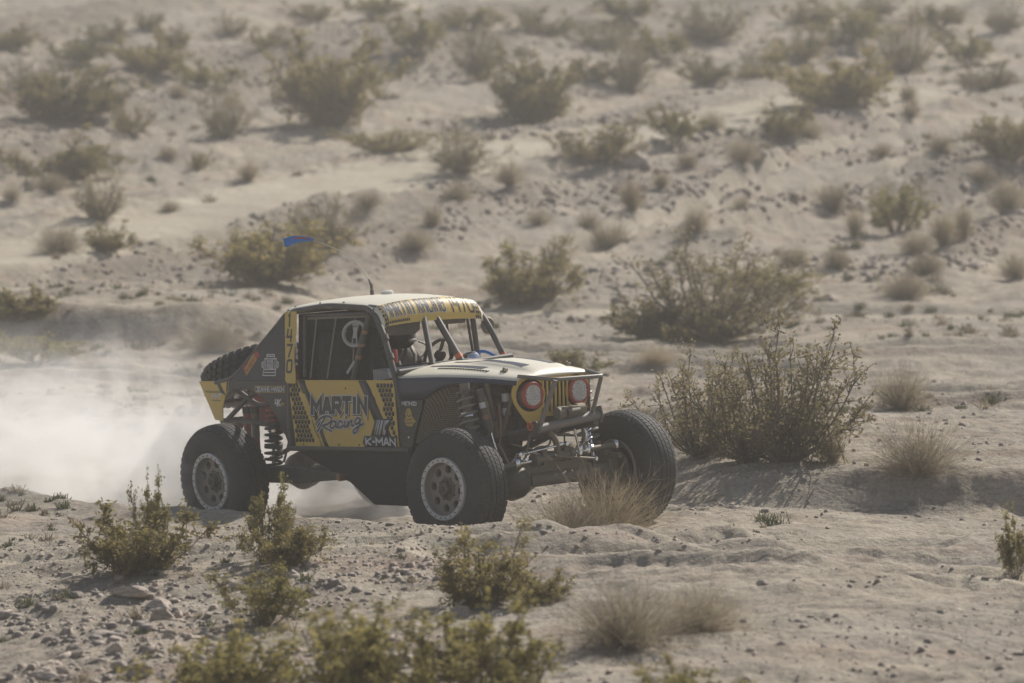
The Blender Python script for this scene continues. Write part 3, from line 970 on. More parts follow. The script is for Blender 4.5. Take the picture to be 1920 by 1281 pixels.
def coil(b, p0, p1, R, r, turns, n=14, ring=7):
    p0 = Vector(p0); p1 = Vector(p1); d = (p1 - p0); L = d.length; d.normalize()
    a = d.orthogonal().normalized(); c = d.cross(a)
    P = []
    for i in range(int(turns * n) + 1):
        q = 2 * pi * i / n
        P.append(p0 + d * (L * i / (turns * n)) + (a * cos(q) + c * sin(q)) * R)
    return b.tube(P, r, ring)

# ---- flat lettering cut from thin sheet: strokes on a 0..1 grid
GLY = {
 'M': [[(0, 0), (0, 1), (.5, .42), (1, 1), (1, 0)]], 'A': [[(0, 0), (.42, 1), (.58, 1), (1, 0)], [(.2, .32), (.8, .32)]],
 'R': [[(0, 0), (0, 1), (.85, 1), (1, .85), (1, .6), (.85, .45), (0, .45)], [(.45, .45), (1, 0)]],
 'T': [[(0, 1), (1, 1)], [(.5, 1), (.5, 0)]], 'I': [[(.5, 0), (.5, 1)]], 'N': [[(0, 0), (0, 1), (1, 0), (1, 1)]],
 'C': [[(1, .8), (.85, 1), (.15, 1), (0, .85), (0, .15), (.15, 0), (.85, 0), (1, .2)]],
 'G': [[(1, .85), (.85, 1), (.15, 1), (0, .85), (0, .15), (.15, 0), (.85, 0), (1, .15), (1, .5), (.6, .5)]],
 'K': [[(0, 0), (0, 1)], [(1, 1), (.1, .5), (1, 0)]], 'E': [[(1, 1), (0, 1), (0, 0), (1, 0)], [(0, .5), (.8, .5)]],
 'S': [[(1, .85), (.85, 1), (.15, 1), (0, .85), (0, .6), (.15, .5), (.85, .5), (1, .4), (1, .15), (.85, 0), (.15, 0), (0, .15)]],
 'B': [[(0, 0), (0, 1), (.8, 1), (.95, .85), (.95, .62), (.8, .5), (0, .5)], [(.8, .5), (1, .38), (1, .15), (.85, 0), (0, 0)]],
 'D': [[(0, 0), (0, 1), (.75, 1), (1, .75), (1, .25), (.75, 0), (0, 0)]], 'F': [[(1, 1), (0, 1), (0, 0)], [(0, .5), (.8, .5)]],
 'H': [[(0, 0), (0, 1)], [(1, 0), (1, 1)], [(0, .5), (1, .5)]], 'J': [[(.3, 1), (1, 1), (1, .15), (.85, 0), (.15, 0), (0, .2)]],
 'L': [[(0, 1), (0, 0), (1, 0)]], 'O': [[(.15, 0), (0, .15), (0, .85), (.15, 1), (.85, 1), (1, .85), (1, .15), (.85, 0), (.15, 0)]],
 '0': [[(.15, 0), (0, .12), (0, .88), (.15, 1), (.85, 1), (1, .88), (1, .12), (.85, 0), (.15, 0)]],
 '1': [[(.15, .86), (.55, 1), (.55, 0)]], '4': [[(.12, 1), (0, .38), (1, .38)], [(.85, .95), (.85, 0)]], '7': [[(0, 1), (1, 1), (.4, 0)]],
 'n': [[(0, 0), (0, 1), (.85, 1), (1, .85), (1, 0)]], '-': [[(.1, .5), (.9, .5)]], '/': [[(0, 0), (1, 1)]], ' ': [],
 'a': [[(0, 0), (0, .85), (.15, 1), (.85, 1), (1, .85), (1, 0)], [(0, .42), (1, .42)]],
 'm': [[(0, 0), (0, 1), (.9, 1), (1, .9), (1, 0)], [(.5, 1), (.5, 0)]],
}
def text_strokes(txt, x, y, w, h, gap=0.25, slant=0.0):
    """list of polylines filling the box x..x+w, y..y+h"""
    wd = [(0.35 if c in 'I1' else (1.25 if c in 'Mm' else (0.5 if c in ' -' else 1.0))) for c in txt]
    tot = sum(wd) + gap * (len(txt) - 1)
    k = w / tot; cx = x; out = []
    for c, q in zip(txt, wd):
        for pl in GLY.get(c, []):
            out.append([(cx + (p[0] if c != 'I' else 0.5) * q * k + slant * p[1] * h, y + p[1] * h) for p in pl])
        cx += (q + gap) * k
    return out
def ribbon(pl, w):
    """mitred outline of a thick polyline as quads"""
    P = [Vector((p[0], p[1])) for p in pl]
    closed = (P[0] - P[-1]).length < 1e-6
    if closed: P = P[:-1]
    n = len(P); L = []; Rr = []
    for i in range(n):
        a = P[i] - P[i - 1] if (i > 0 or closed) else P[1] - P[0]
        b = P[(i + 1) % n] - P[i] if (i < n - 1 or closed) else P[-1] - P[-2]
        na = Vector((-a.y, a.x)).normalized(); nb = Vector((-b.y, b.x)).normalized()
        m = (na + nb)
        m = na if m.length < 1e-3 else m.normalized()
        k = min(1.0 / max(m.dot(na), 0.35), 2.2)
        off = m * (w / 2 * k)
        e = Vector((0, 0))
        if not closed and i == 0: e = -b.normalized() * w * 0.35
        if not closed and i == n - 1: e = a.normalized() * w * 0.35
        L.append(P[i] + off + e); Rr.append(P[i] - off + e)
    Q = []
    for i in range(n if closed else n - 1):
        j = (i + 1) % n
        Q.append([Rr[i], Rr[j], L[j], L[i]])
    return Q
def strokes_mesh(b, pls, w, to3, lift):
    k = 0
    for pl in pls:
        for q in ribbon(pl, w):
            V = [to3(p.x, p.y, lift + 0.00002 * (k % 40)) for p in q]
            b.add(V, [(0, 1, 2, 3)]); k += 1
    return b

# ------------------------------------------------------------------ finishes of the car
painted('paint_yellow', (0.66, 0.45, 0.085), 0.38, 0.20, dust_scale=3.0)
painted('paint_yellow_glare', (0.82, 0.76, 0.60), 0.30, 0.14)  # yellow hood and roof paint, with the whitish sun glare put into the colour
painted('paint_black', (0.020, 0.021, 0.024), 0.38, 0.09)
painted('decal_black', (0.020, 0.020, 0.022), 0.4, 0.10)
painted('decal_blueblack', (0.030, 0.034, 0.060), 0.4, 0.10)
painted('decal_white', (0.62, 0.62, 0.62), 0.45, 0.2)
painted('decal_yellow', (0.50, 0.33, 0.05), 0.4, 0.2)
painted('decal_red', (0.42, 0.045, 0.025), 0.45, 0.15)
painted('tube_black', (0.030, 0.030, 0.032), 0.4, 0.30)
painted('tyre_rubber', (0.022, 0.022, 0.024), 0.75, 0.10, bump=0.3, dust_scale=3)
painted('tyre_groove', (0.010, 0.010, 0.011), 0.9, 0.10)
painted('bead_ring', (0.62, 0.61, 0.59), 0.4, 0.25, 0.2)
painted('wheel_bronze', (0.235, 0.205, 0.18), 0.45, 0.35, 0.1)
painted('wheel_dark', (0.018, 0.018, 0.02), 0.6, 0.2)
painted('steel_dirty', (0.14, 0.125, 0.10), 0.5, 0.55, 0.5)
painted('steel_dark', (0.045, 0.042, 0.040), 0.5, 0.40, 0.3)
painted('chrome', (0.75, 0.76, 0.78), 0.15, 0.05, 1.0)
painted('spring_grey', (0.20, 0.19, 0.17), 0.4, 0.45, 0.3)
painted('spring_black', (0.03, 0.03, 0.033), 0.4, 0.25)
painted('red_part', (0.36, 0.045, 0.03), 0.4, 0.25)
painted('orange_tape', (0.62, 0.12, 0.03), 0.5, 0.15)
painted('interior_white', (0.68, 0.68, 0.67), 0.5, 0.15)
painted('interior_dark', (0.020, 0.020, 0.021), 0.7, 0.15)
painted('grip_white', (0.42, 0.40, 0.37), 0.5, 0.30)
painted('cloth_black', (0.022, 0.022, 0.025), 0.9, 0.25)
painted('helmet_black', (0.02, 0.02, 0.022), 0.2, 0.12)
painted('flag_blue', (0.05, 0.21, 0.60), 0.7, 0.0)
painted('beacon_white', (0.70, 0.69, 0.66), 0.4, 0.2)
painted('copper', (0.33, 0.15, 0.08), 0.4, 0.4, 0.6)
m, t, out = nt_mat('lamp_glass')
co = t.nodes.new('ShaderNodeTexCoord').outputs['Object']
vo = N(t, 'ShaderNodeTexVoronoi', Scale=60.0); t.links.new(co, vo.inputs['Vector'])
c = ramp(t, vo.outputs['Distance'], [(0.1, (0.78, 0.78, 0.76)), (0.55, (0.50, 0.49, 0.47))])
b = N(t, 'ShaderNodeBsdfPrincipled', Roughness=0.25); t.links.new(c, b.inputs['Base Color']); t.links.new(b.outputs[0], out.inputs[0])
bp = N(t, 'ShaderNodeBump', Strength=0.6, Distance=0.004); t.links.new(vo.outputs['Distance'], bp.inputs['Height']); t.links.new(bp.outputs[0], b.inputs['Normal'])
# perforated sheet: round holes really let the eye through
m, t, out = nt_mat('perforated_sheet')
tc = t.nodes.new('ShaderNodeTexCoord')
mp = N(t, 'ShaderNodeMapping'); mp.inputs['Scale'].default_value = (58, 58, 58); t.links.new(tc.outputs['UV'], mp.inputs[0])
vo = N(t, 'ShaderNodeTexVoronoi', Scale=1.0); vo.inputs['Randomness'].default_value = 0.0; vo.voronoi_dimensions = '2D'
sh = N(t, 'ShaderNodeVectorMath', operation='MULTIPLY_ADD')
sepx = t.nodes.new('ShaderNodeSeparateXYZ'); t.links.new(mp.outputs[0], sepx.inputs[0])
fl = N(t, 'ShaderNodeMath', operation='FLOOR'); t.links.new(sepx.outputs[1], fl.inputs[0])
hf = N(t, 'ShaderNodeMath', operation='MULTIPLY'); t.links.new(fl.outputs[0], hf.inputs[0]); hf.inputs[1].default_value = 0.5
ax = N(t, 'ShaderNodeMath', operation='ADD'); t.links.new(sepx.outputs[0], ax.inputs[0]); t.links.new(hf.outputs[0], ax.inputs[1])
fx = N(t, 'ShaderNodeMath', operation='FRACT'); t.links.new(ax.outputs[0], fx.inputs[0])
fy = N(t, 'ShaderNodeMath', operation='FRACT'); t.links.new(sepx.outputs[1], fy.inputs[0])
cb = t.nodes.new('ShaderNodeCombineXYZ'); t.links.new(fx.outputs[0], cb.inputs[0]); t.links.new(fy.outputs[0], cb.inputs[1])
ds = N(t, 'ShaderNodeVectorMath', operation='DISTANCE'); t.links.new(cb.outputs[0], ds.inputs[0]); ds.inputs[1].default_value = (0.5, 0.5, 0)
hole = N(t, 'ShaderNodeMath', operation='LESS_THAN'); t.links.new(ds.outputs['Value'], hole.inputs[0]); hole.inputs[1].default_value = 0.33
b = N(t, 'ShaderNodeBsdfPrincipled', Roughness=0.8); b.inputs['Base Color'].default_value = (0.22, 0.175, 0.12, 1)
tp = N(t, 'ShaderNodeBsdfTransparent')
mx = N(t, 'ShaderNodeMixShader'); t.links.new(hole.outputs[0], mx.inputs[0]); t.links.new(b.outputs[0], mx.inputs[1]); t.links.new(tp.outputs[0], mx.inputs[2])
t.links.new(mx.outputs[0], out.inputs[0])
# window net: woven straps, half open
m, t, out = nt_mat('window_net')
tc = t.nodes.new('ShaderNodeTexCoord')
ck = N(t, 'ShaderNodeTexChecker', Scale=170.0); t.links.new(tc.outputs['Object'], ck.inputs['Vector'])
b = N(t, 'ShaderNodeBsdfPrincipled', Roughness=0.9); b.inputs['Base Color'].default_value = (0.045, 0.042, 0.038, 1)
tp = N(t, 'ShaderNodeBsdfTransparent')
mx = N(t, 'ShaderNodeMixShader', Fac=0.62); t.links.new(b.outputs[0], mx.inputs[1]); t.links.new(tp.outputs[0], mx.inputs[2])
t.links.new(mx.outputs[0], out.inputs[0])

# ------------------------------------------------------------------ the race car
# local frame: +X forward, +Y to its left (far side in the photograph), +Z up; rear axle at x = 0
CAR = bpy.data.objects.new('off_road_race_car', None)
COL.objects.link(CAR)
Rz = Matrix.Rotation(radians(-49.509), 3, 'Z'); Ry = Matrix.Rotation(radians(-3.5915), 3, 'Y'); Rx = Matrix.Rotation(radians(1.188), 3, 'X')
CAR_R = Rz @ Ry @ Rx
CAR.matrix_world = Matrix.Translation((-1.7417, 2.607, -0.193)) @ CAR_R.to_4x4()
tag(CAR, 'yellow and black open-wheel desert race car numbered 1470', 'race car')
WB = 3.1
NAMES = {}
SMALL = {'lettering', 'emblem', 'shoulder_lugs', 'lug_nuts', 'ring_bolts', 'tread_blocks', 'tread_sipes', 'lamp_cells', 'rivet', 'hood_vent_slots', 'honeycomb_print', 'winch_hole'}
def P_(name, b, mat, parent=CAR, **kw):
    o = b.build(name, mat, parent, **kw)
    if name in SMALL: o['kind'] = 'stuff'
    return o
def mirror(pts):
    return [(p[0], -p[1], p[2]) for p in pts]

SY = 0.62                         # half width of the lower body
def side(u, v, w=0.0):            # near (right) lower side
    return (u, -SY - w, v)
def side_up(u, v, w=0.0):         # near upper side, leaning in
    return (u, -SY + 0.15 * (v - 1.31) - w, v)
def side_f(u, v, w=0.0):
    return (u, SY + w, v)
def side_up_f(u, v, w=0.0):
    return (u, SY - 0.15 * (v - 1.31) + w, v)

# ---- lower body: door skins, rocker, belly
DOOR = [(0.628, 1.312), (2.055, 1.312), (2.075, 0.765), (0.690, 0.745)]
door = P_('door_panel', B().prism(DOOR, lambda u, v, w: side(u, v, w), 0.012), 'paint_yellow', bevel=0.004)
def on_door(name, polys, mat, lift, label=None, parent=None):
    bb = B()
    for pl in polys:
        bb.prism(pl, lambda u, v, w: side(u, v, w + lift - 0.0006), 0.0006)
    return P_(name, bb, mat, parent or door, auto=9, label=label)
rngd = random.Random(3)
def jag(p0, p1, n, amp):
    out = []
    for i in range(n + 1):
        s = i / n
        j = 0 if i in (0, n) else rngd.uniform(-amp, amp)
        out.append((p0[0] + (p1[0] - p0[0]) * s + j, p0[1] + (p1[1] - p0[1]) * s))
    return out
# rear black band edge of the honeycomb, torn black slashes
on_door('paint_slash', [jag((0.775, 1.310), (1.045, 0.748), 9, 0.012) + jag((1.150, 0.748), (0.865, 1.310), 9, 0.014)], 'decal_black', 0.0126)
on_door('paint_slash', [jag((0.815, 1.20), (1.055, 0.75), 14, 0.010) + [(1.092, 0.75)] + jag((1.085, 0.76), (0.86, 1.20), 6, 0.003)], 'paint_yellow', 0.0130)
on_door('paint_slash', [jag((1.590, 1.310), (1.870, 0.80), 9, 0.004) + [(1.90, 0.79), (1.95, 0.80), (2.0, 0.77), (2.01, 0.84)] + jag((1.985, 0.86), (1.690, 1.310), 12, 0.014)], 'decal_black', 0.0126)
# honeycomb print: black cells with the yellow showing between them
def honeycomb(inside, x0, x1, z0, z1, r=0.0255):
    polys = []
    row = 0; z = z0
    while z < z1:
        x = x0 + (r * 0.866 if row % 2 else 0)
        while x < x1:
            if inside(x, z):
                polys.append([(x + r * 0.88 * cos(pi / 6 + k * pi / 3), z + r * 0.88 * sin(pi / 6 + k * pi / 3)) for k in range(6)])
            x += r * 1.732
        z += r * 1.5; row += 1
    return polys
def in_rear(x, z):
    s = (1.312 - z) / 0.565
    return 0.628 + 0.062 * s + 0.024 < x < 0.755 + 0.235 * s - 0.01 and 0.775 < z < 1.285
def in_front(x, z):
    s = (1.312 - z) / 0.565
    return 1.800 + 0.205 * s + 0.02 + (0.02 if z < 1.0 else 0) < x < 2.055 + 0.02 * s - 0.024 and 0.785 < z < 1.29
on_door('honeycomb_print', honeycomb(in_rear, 0.6, 1.0, 0.77, 1.30), 'decal_black', 0.0126)
on_door('honeycomb_print', honeycomb(in_front, 1.78, 2.08, 0.77, 1.30), 'decal_black', 0.0126)
def words(name, pls, w, lift, mat, to3=side, parent=door, label=None):
    return P_(name, strokes_mesh(B(), pls, w, to3, lift), mat, parent, auto=9, label=label)
# MARTIN
mt = text_strokes('MARTIN', 0.945, 1.035, 0.725, 0.115, 0.42, 0.10)
mt = [[(x, z + 0.020 * (x - 0.94)) for x, z in pl] for pl in mt]
words('lettering', [[(x + 0.006, z - 0.007) for x, z in pl] for pl in mt], 0.066, 0.0138, 'decal_black')
words('lettering', mt, 0.061, 0.0150, 'decal_white', label='white outlined black word MARTIN')
words('lettering', mt, 0.043, 0.0162, 'decal_black')
# Racing, as brush script
SCR = [
 [(1.005, 0.905), (1.03, 0.92), (1.075, 0.965), (1.12, 1.008)],
 [(0.995, 0.955), (1.03, 0.985), (1.10, 1.012), (1.17, 1.016), (1.205, 1.004), (1.20, 0.982), (1.15, 0.958), (1.085, 0.945), (1.13, 0.925), (1.20, 0.905)],
 [(1.265, 0.975), (1.225, 0.98), (1.19, 0.955), (1.19, 0.932), (1.215, 0.928), (1.25, 0.945), (1.27, 0.972), (1.262, 0.94), (1.285, 0.935)],
 [(1.355, 0.972), (1.32, 0.982), (1.292, 0.96), (1.292, 0.938), (1.32, 0.934), (1.36, 0.95)],
 [(1.39, 0.982), (1.375, 0.945), (1.395, 0.940), (1.42, 0.952)], [(1.398, 1.004), (1.412, 1.014)],
 [(1.43, 0.980), (1.425, 0.944), (1.452, 0.976), (1.478, 0.988), (1.478, 0.952), (1.505, 0.952)],
 [(1.60, 0.995), (1.56, 1.008), (1.525, 0.985), (1.53, 0.962), (1.565, 0.968), (1.60, 0.995), (1.575, 0.945), (1.535, 0.905), (1.495, 0.895), (1.495, 0.912), (1.54, 0.935), (1.63, 0.965)],
]
def smooth2(pl, n=3):
    if len(pl) < 3: return pl
    out = []
    for i in range(len(pl) - 1):
        p0 = pl[max(i - 1, 0)]; p1 = pl[i]; p2 = pl[i + 1]; p3 = pl[min(i + 2, len(pl) - 1)]
        for k in range(n):
            s = k / n
            out.append(tuple(0.5 * ((2 * p1[q]) + (-p0[q] + p2[q]) * s + (2 * p0[q] - 5 * p1[q] + 4 * p2[q] - p3[q]) * s * s + (-p0[q] + 3 * p1[q] - 3 * p2[q] + p3[q]) * s ** 3) for q in (0, 1)))
    out.append(pl[-1])
    return out
SCR = [smooth2(pl) for pl in SCR]
SCR = [[(x, 0.965 + (z - 0.965) * 1.12 - 0.012) for x, z in pl] for pl in SCR]
words('lettering', SCR, 0.034, 0.0170, 'decal_white')
words('lettering', SCR, 0.018, 0.0182, 'decal_blueblack', label='handwritten script word Racing in black')
# K-MAN emblem and word
on_door('emblem', [[(1.630, 0.853), (2.060, 0.853), (2.062, 0.762), (1.632, 0.758), (1.605, 0.80)], [(1.79, 0.995), (2.00, 0.995), (1.93, 0.855), (1.72, 0.855)]], 'decal_black', 0.0140)
bars = []
for x0, wd in ((1.783, 0.010), (1.806, 0.018), (1.838, 0.026), (1.876, 0.030)):
    sl = 0.032
    if wd > 0.028:
        bars += [[(x0 + sl, 0.985), (x0 + 0.105, 0.985), (x0 + 0.028, 0.930), (x0 + sl * 0.55, 0.930)], [(x0 + 0.045, 0.905), (x0 + 0.012, 0.905), (x0 - 0.012 + 0.01, 0.862), (x0 + 0.033, 0.862)]]
        bars += [[(x0 + sl, 0.985), (x0 + sl + 0.022, 0.985), (x0 + 0.012, 0.862), (x0 - 0.002 - 0.004, 0.862)]]
    else:
        bars.append([(x0 + sl, 0.985), (x0 + sl + wd, 0.985), (x0 + wd - 0.02, 0.862), (x0 - 0.02, 0.862)])
on_door('emblem', bars, 'decal_white', 0.0152, 'white slanted bar emblem')
words('lettering', text_strokes('K-MAN', 1.650, 0.780, 0.385, 0.052, 0.30), 0.017, 0.0152, 'decal_white', label='white word K-MAN on black')
bb = B()
for x, z in ((1.415, 1.244), (1.284, 0.775), (1.556, 0.777), (0.72, 1.24), (1.98, 0.80), (0.80, 0.77)):
    bb.lathe([(0.0, -0.018), (0.006, -0.017), (0.009, -0.013)], 10, (x, -SY, z), 'Y')
P_('rivet', bb, 'steel_dark', door)
# far door skin
P_('door_panel', B().prism(DOOR, lambda u, v, w: side_f(u, v, w), 0.012), 'paint_yellow', bevel=0.004)

# rocker tube and belly
for sgn in (-1, 1):
    P_('rocker_tube', B().tube([(0.60, sgn * 0.635, 0.735), (2.22, sgn * 0.635, 0.742)], 0.022), 'tube_black')
    P_('belly_side', B().prism([(0.66, 0.722), (2.18, 0.728), (2.18, 0.27), (1.56, 0.27), (1.30, 0.455), (1.20, 0.49)],
        (lambda u, v, w, s=sgn: (u, s * (0.60 - 0.22 * max(0, 0.72 - v)) + s * w, v)), 0.01), 'paint_black', bevel=0.003)
bb = B()
bb.prism([(0.70, 0.70), (1.22, 0.50), (1.56, 0.275), (2.30, 0.275), (2.75, 0.50), (2.72, 0.53), (2.28, 0.31), (1.58, 0.31), (1.24, 0.53), (0.72, 0.73)], lambda u, v, w: (u, 0.50 - 1.0 * w, v), 1.0)
P_('skid_plate', bb, 'steel_dark')
# floor and bulkheads close the cab
P_('cab_floor', B().box((1.40, 0, 0.75), (1.44, 1.20, 0.02)), 'interior_dark')
P_('rear_bulkhead', B().prism([(-0.58, 0.76), (0.58, 0.76), (0.50, 1.86), (-0.50, 1.86)], lambda u, v, w: (0.66 + w, u, v), 0.012), 'interior_dark')
P_('firewall', B().prism([(-0.57, 0.60), (0.57, 0.60), (0.57, 1.36), (-0.57, 1.36)], lambda u, v, w: (2.10 + w, u, v), 0.012), 'interior_dark')

# ---- rear quarter, bed side, number strip
QUART = [(0.555, 1.885), (0.628, 1.31), (-0.172, 1.312), (0.505, 1.868)]
for s3, nm in ((side_up, 0), (side_up_f, 1)):
    q = P_('quarter_panel', B().prism(QUART, s3, 0.008), 'paint_black', bevel=0.003)
    if nm == 0: quarter = q
LOWQ = [(0.628, 1.310), (0.690, 0.745), (0.66, 0.722), (0.60, 0.735), (0.545, 0.84), (0.44, 0.99), (0.36, 1.08), (0.25, 1.165), (0.12, 1.215), (-0.03, 1.238), (-0.17, 1.225), (-0.26, 1.19), (-0.23, 1.30), (-0.172, 1.310)]
for s3, nm in ((side, 0), (side_f, 1)):
    q = P_('fender_skin', B().prism(LOWQ, s3, 0.008), 'paint_black', bevel=0.003)
    if nm == 0: lowq = q
BED = [(-0.655, 1.300), (-0.215, 1.302), (-0.235, 1.21), (-0.285, 1.165), (-0.325, 1.08), (-0.335, 0.955), (-0.450, 0.965)]
for s3, nm in ((side, 0), (side_f, 1)):
    q = P_('bed_side', B().prism(BED, s3, 0.010), 'paint_yellow', bevel=0.003)
    if nm == 0: bed = q
bb = B().prism(jag((-0.42, 1.300), (-0.33, 1.20), 4, 0.008) + [(-0.262, 1.175)] + jag((-0.30, 1.22), (-0.365, 1.300), 4, 0.008), lambda u, v, w: side(u, v, w + 0.0100), 0.0008)
P_('paint_slash', bb, 'decal_black', bed)
P_('paint_slash', B().prism([(-0.245, 1.300), (-0.218, 1.30), (-0.238, 1.215), (-0.262, 1.19)], lambda u, v, w: side(u, v, w + 0.0100), 0.0008), 'decal_black', bed)
words('lettering', text_strokes('M/T', -0.475, 1.150, 0.13, 0.040, 0.2, 0.3), 0.012, 0.0116, 'decal_white', parent=bed, label='white M/T logo')
words('lettering', [[(-0.565, 1.215), (-0.335, 1.212)], [(-0.545, 1.205), (-0.335, 1.200)], [(-0.47, 1.135), (-0.35, 1.132)]], 0.005, 0.0116, 'decal_black', parent=bed)
# number strip
STRIP = [(0.560, 1.885), (0.722, 1.885), (0.735, 1.74), (0.728, 1.55), (0.770, 1.305), (0.760, 1.285), (0.655, 1.285), (0.622, 1.31), (0.612, 1.44), (0.575, 1.74)]
strip = P_('number_strip', B().prism(STRIP, lambda u, v, w: side_up(u, v, w + 0.030), 0.004), 'paint_yellow', bevel=0.001)
for i, (ch, cz) in enumerate((('1', 1.765), ('4', 1.637), ('7', 1.508), ('0', 1.380))):
    cx = 0.635 + 0.035 * i / 3
    words('lettering', text_strokes(ch, cx - (0.018 if ch == '1' else 0.032), cz, 0.034 if ch == '1' else 0.064, 0.098), 0.021, 0.0350, 'decal_black', side_up, strip, label='black racing number digit ' + ch)
P_('paint_slash', B().prism([(0.728, 1.62), (0.755, 1.50), (0.742, 1.50), (0.765, 1.36), (0.735, 1.46), (0.728, 1.55)], lambda u, v, w: side_up(u, v, w + 0.0341), 0.0006), 'decal_blueblack', strip)
# stickers on the quarter panel
bb = B().prism([(-0.002, 1.412), (0.150, 1.570), (0.205, 1.520), (0.035, 1.345)], lambda u, v, w: side_up(u, v, w + 0.0085), 0.0008)
st1 = P_('sticker', bb, 'decal_yellow', quarter, label='red and yellow sticker reading BEST IN THE DESERT')
P_('sticker', B().prism([(0.118, 1.537), (0.150, 1.570), (0.205, 1.520), (0.172, 1.486)], lambda u, v, w: side_up(u, v, w + 0.0094), 0.0004), 'decal_red', quarter)
def tilt(pls, ox, oz, ang):
    ca, sa = cos(ang), sin(ang)
    return [[(ox + x * ca - z * sa, oz + x * sa + z * ca) for x, z in pl] for pl in pls]
words('lettering', tilt(text_strokes('BEST', 0.006, 0.040, 0.115, 0.030, 0.3), 0.018, 1.366, radians(46)), 0.008, 0.0098, 'decal_red', side_up, quarter)
words('lettering', tilt(text_strokes('DESERT', 0.004, 0.002, 0.185, 0.030, 0.3), 0.030, 1.358, radians(46)), 0.008, 0.0098, 'decal_red', side_up, quarter)
bx = 0.365; bz = 1.435
fr = [[(bx - .085, bz + .03), (bx - .085, bz - .035), (bx + .085, bz - .035), (bx + .085, bz + .055), (bx - .085, bz + .055), (bx - .085, bz + .03)],
      [(bx - .055, bz + .06), (bx - .055, bz + .09), (bx + .055, bz + .09), (bx + .055, bz + .06)],
      [(bx - .085, bz - .04), (bx - .095, bz - .085), (bx + .085, bz - .085), (bx + .085, bz - .04)],
      [(bx - .10, bz + .03), (bx - .10, bz - .02), (bx - .118, bz - .01), (bx - .118, bz + .02), (bx - .10, bz + .03)], [(bx + .10, bz + .03), (bx + .10, bz - .02), (bx + .118, bz - .01), (bx + .118, bz + .02), (bx + .10, bz + .03)],
      [(bx - .08, bz - .06), (bx + .075, bz - .06)], [(bx - .045, bz + .075), (bx + .045, bz + .075)], [(bx - .066, bz + .05), (bx - .066, bz - .03)], [(bx + .066, bz + .05), (bx + .066, bz - .03)]]
words('emblem', fr, 0.009, 0.0092, 'decal_white', side_up, quarter, label='white barbell gym emblem')
for wd, zz in (('RAISE', 0.024), ('BAR', -0.004), ('FITNESS', -0.028)):
    words('lettering', text_strokes(wd, bx - 0.045, bz + zz, 0.09, 0.021, 0.3), 0.0055, 0.0094, 'decal_white', side_up, quarter, label='white word ' + wd)
jm = B().prism([(0.155, 1.262), (0.578, 1.262), (0.578, 1.205), (0.155, 1.205)], lambda u, v, w: side(u, v, w + 0.008), 0.0008)
P_('sticker', jm, 'decal_yellow', lowq)
P_('sticker', B().prism([(0.163, 1.257), (0.570, 1.257), (0.570, 1.210), (0.163, 1.210)], lambda u, v, w: side(u, v, w + 0.0090), 0.0004), 'decal_black', lowq)
words('lettering', text_strokes('JEANNE-MASON', 0.172, 1.216, 0.39, 0.034, 0.28), 0.008, 0.0098, 'decal_white', parent=lowq, label='white words JEANNE MASON')
words('emblem', text_strokes('4K', 0.425, 1.092, 0.075, 0.055, 0.12, 0.2), 0.014, 0.0092, 'decal_white', parent=lowq, label='white 4K logo')
P_('sticker', B().prism([(0.51, 1.118), (0.56, 1.118), (0.548, 1.10), (0.50, 1.10)], lambda u, v, w: side(u, v, w + 0.008), 0.0008), 'decal_yellow', lowq)

# ---- front lower side panel with sponsor marks
FP = [(2.060, 1.150), (2.400, 1.150), (2.385, 1.08), (2.262, 0.84), (2.235, 0.762), (2.078, 0.762)]
for s3, nm in ((lambda u, v, w: (u, -0.612 - w, v), 0), (lambda u, v, w: (u, 0.612 + w, v), 1)):
    q = P_('side_skirt', B().prism(FP, s3, 0.008), 'paint_black', bevel=0.003)
    if nm == 0: fpan = q
words('lettering', text_strokes('METHOD', 2.135, 1.108, 0.185, 0.026, 0.22), 0.008, 0.0095, 'decal_white', lambda u, v, w: (u, -0.612 - w, v), fpan, label='white word METHOD')
badge = [(2.195, 1.080), (2.225, 1.085), (2.250, 1.055), (2.255, 1.020), (2.285, 0.990), (2.300, 0.975), (2.270, 0.962), (2.250, 0.935), (2.195, 0.935), (2.165, 0.95), (2.155, 0.985), (2.175, 1.01), (2.168, 1.04), (2.185, 1.06)]
bd = P_('sticker', B().prism(badge, lambda u, v, w: (u, -0.612 - w - 0.008, v), 0.0008), 'decal_yellow', fpan, label='yellow cut-out sticker')
words('emblem', [[(2.185, 1.03), (2.215, 1.015), (2.245, 1.03)], [(2.175, 0.985), (2.25, 0.995)], [(2.17, 0.962), (2.26, 0.965)], [(2.205, 1.06), (2.20, 1.04)]], 0.006, 0.0095, 'decal_black', lambda u, v, w: (u, -0.612 - w, v), fpan)
P_('rivet', B().lathe([(0, -0.016), (0.008, -0.014), (0.011, -0.008)], 10, (2.20, -0.612, 0.845), 'Y'), 'chrome', fpan)

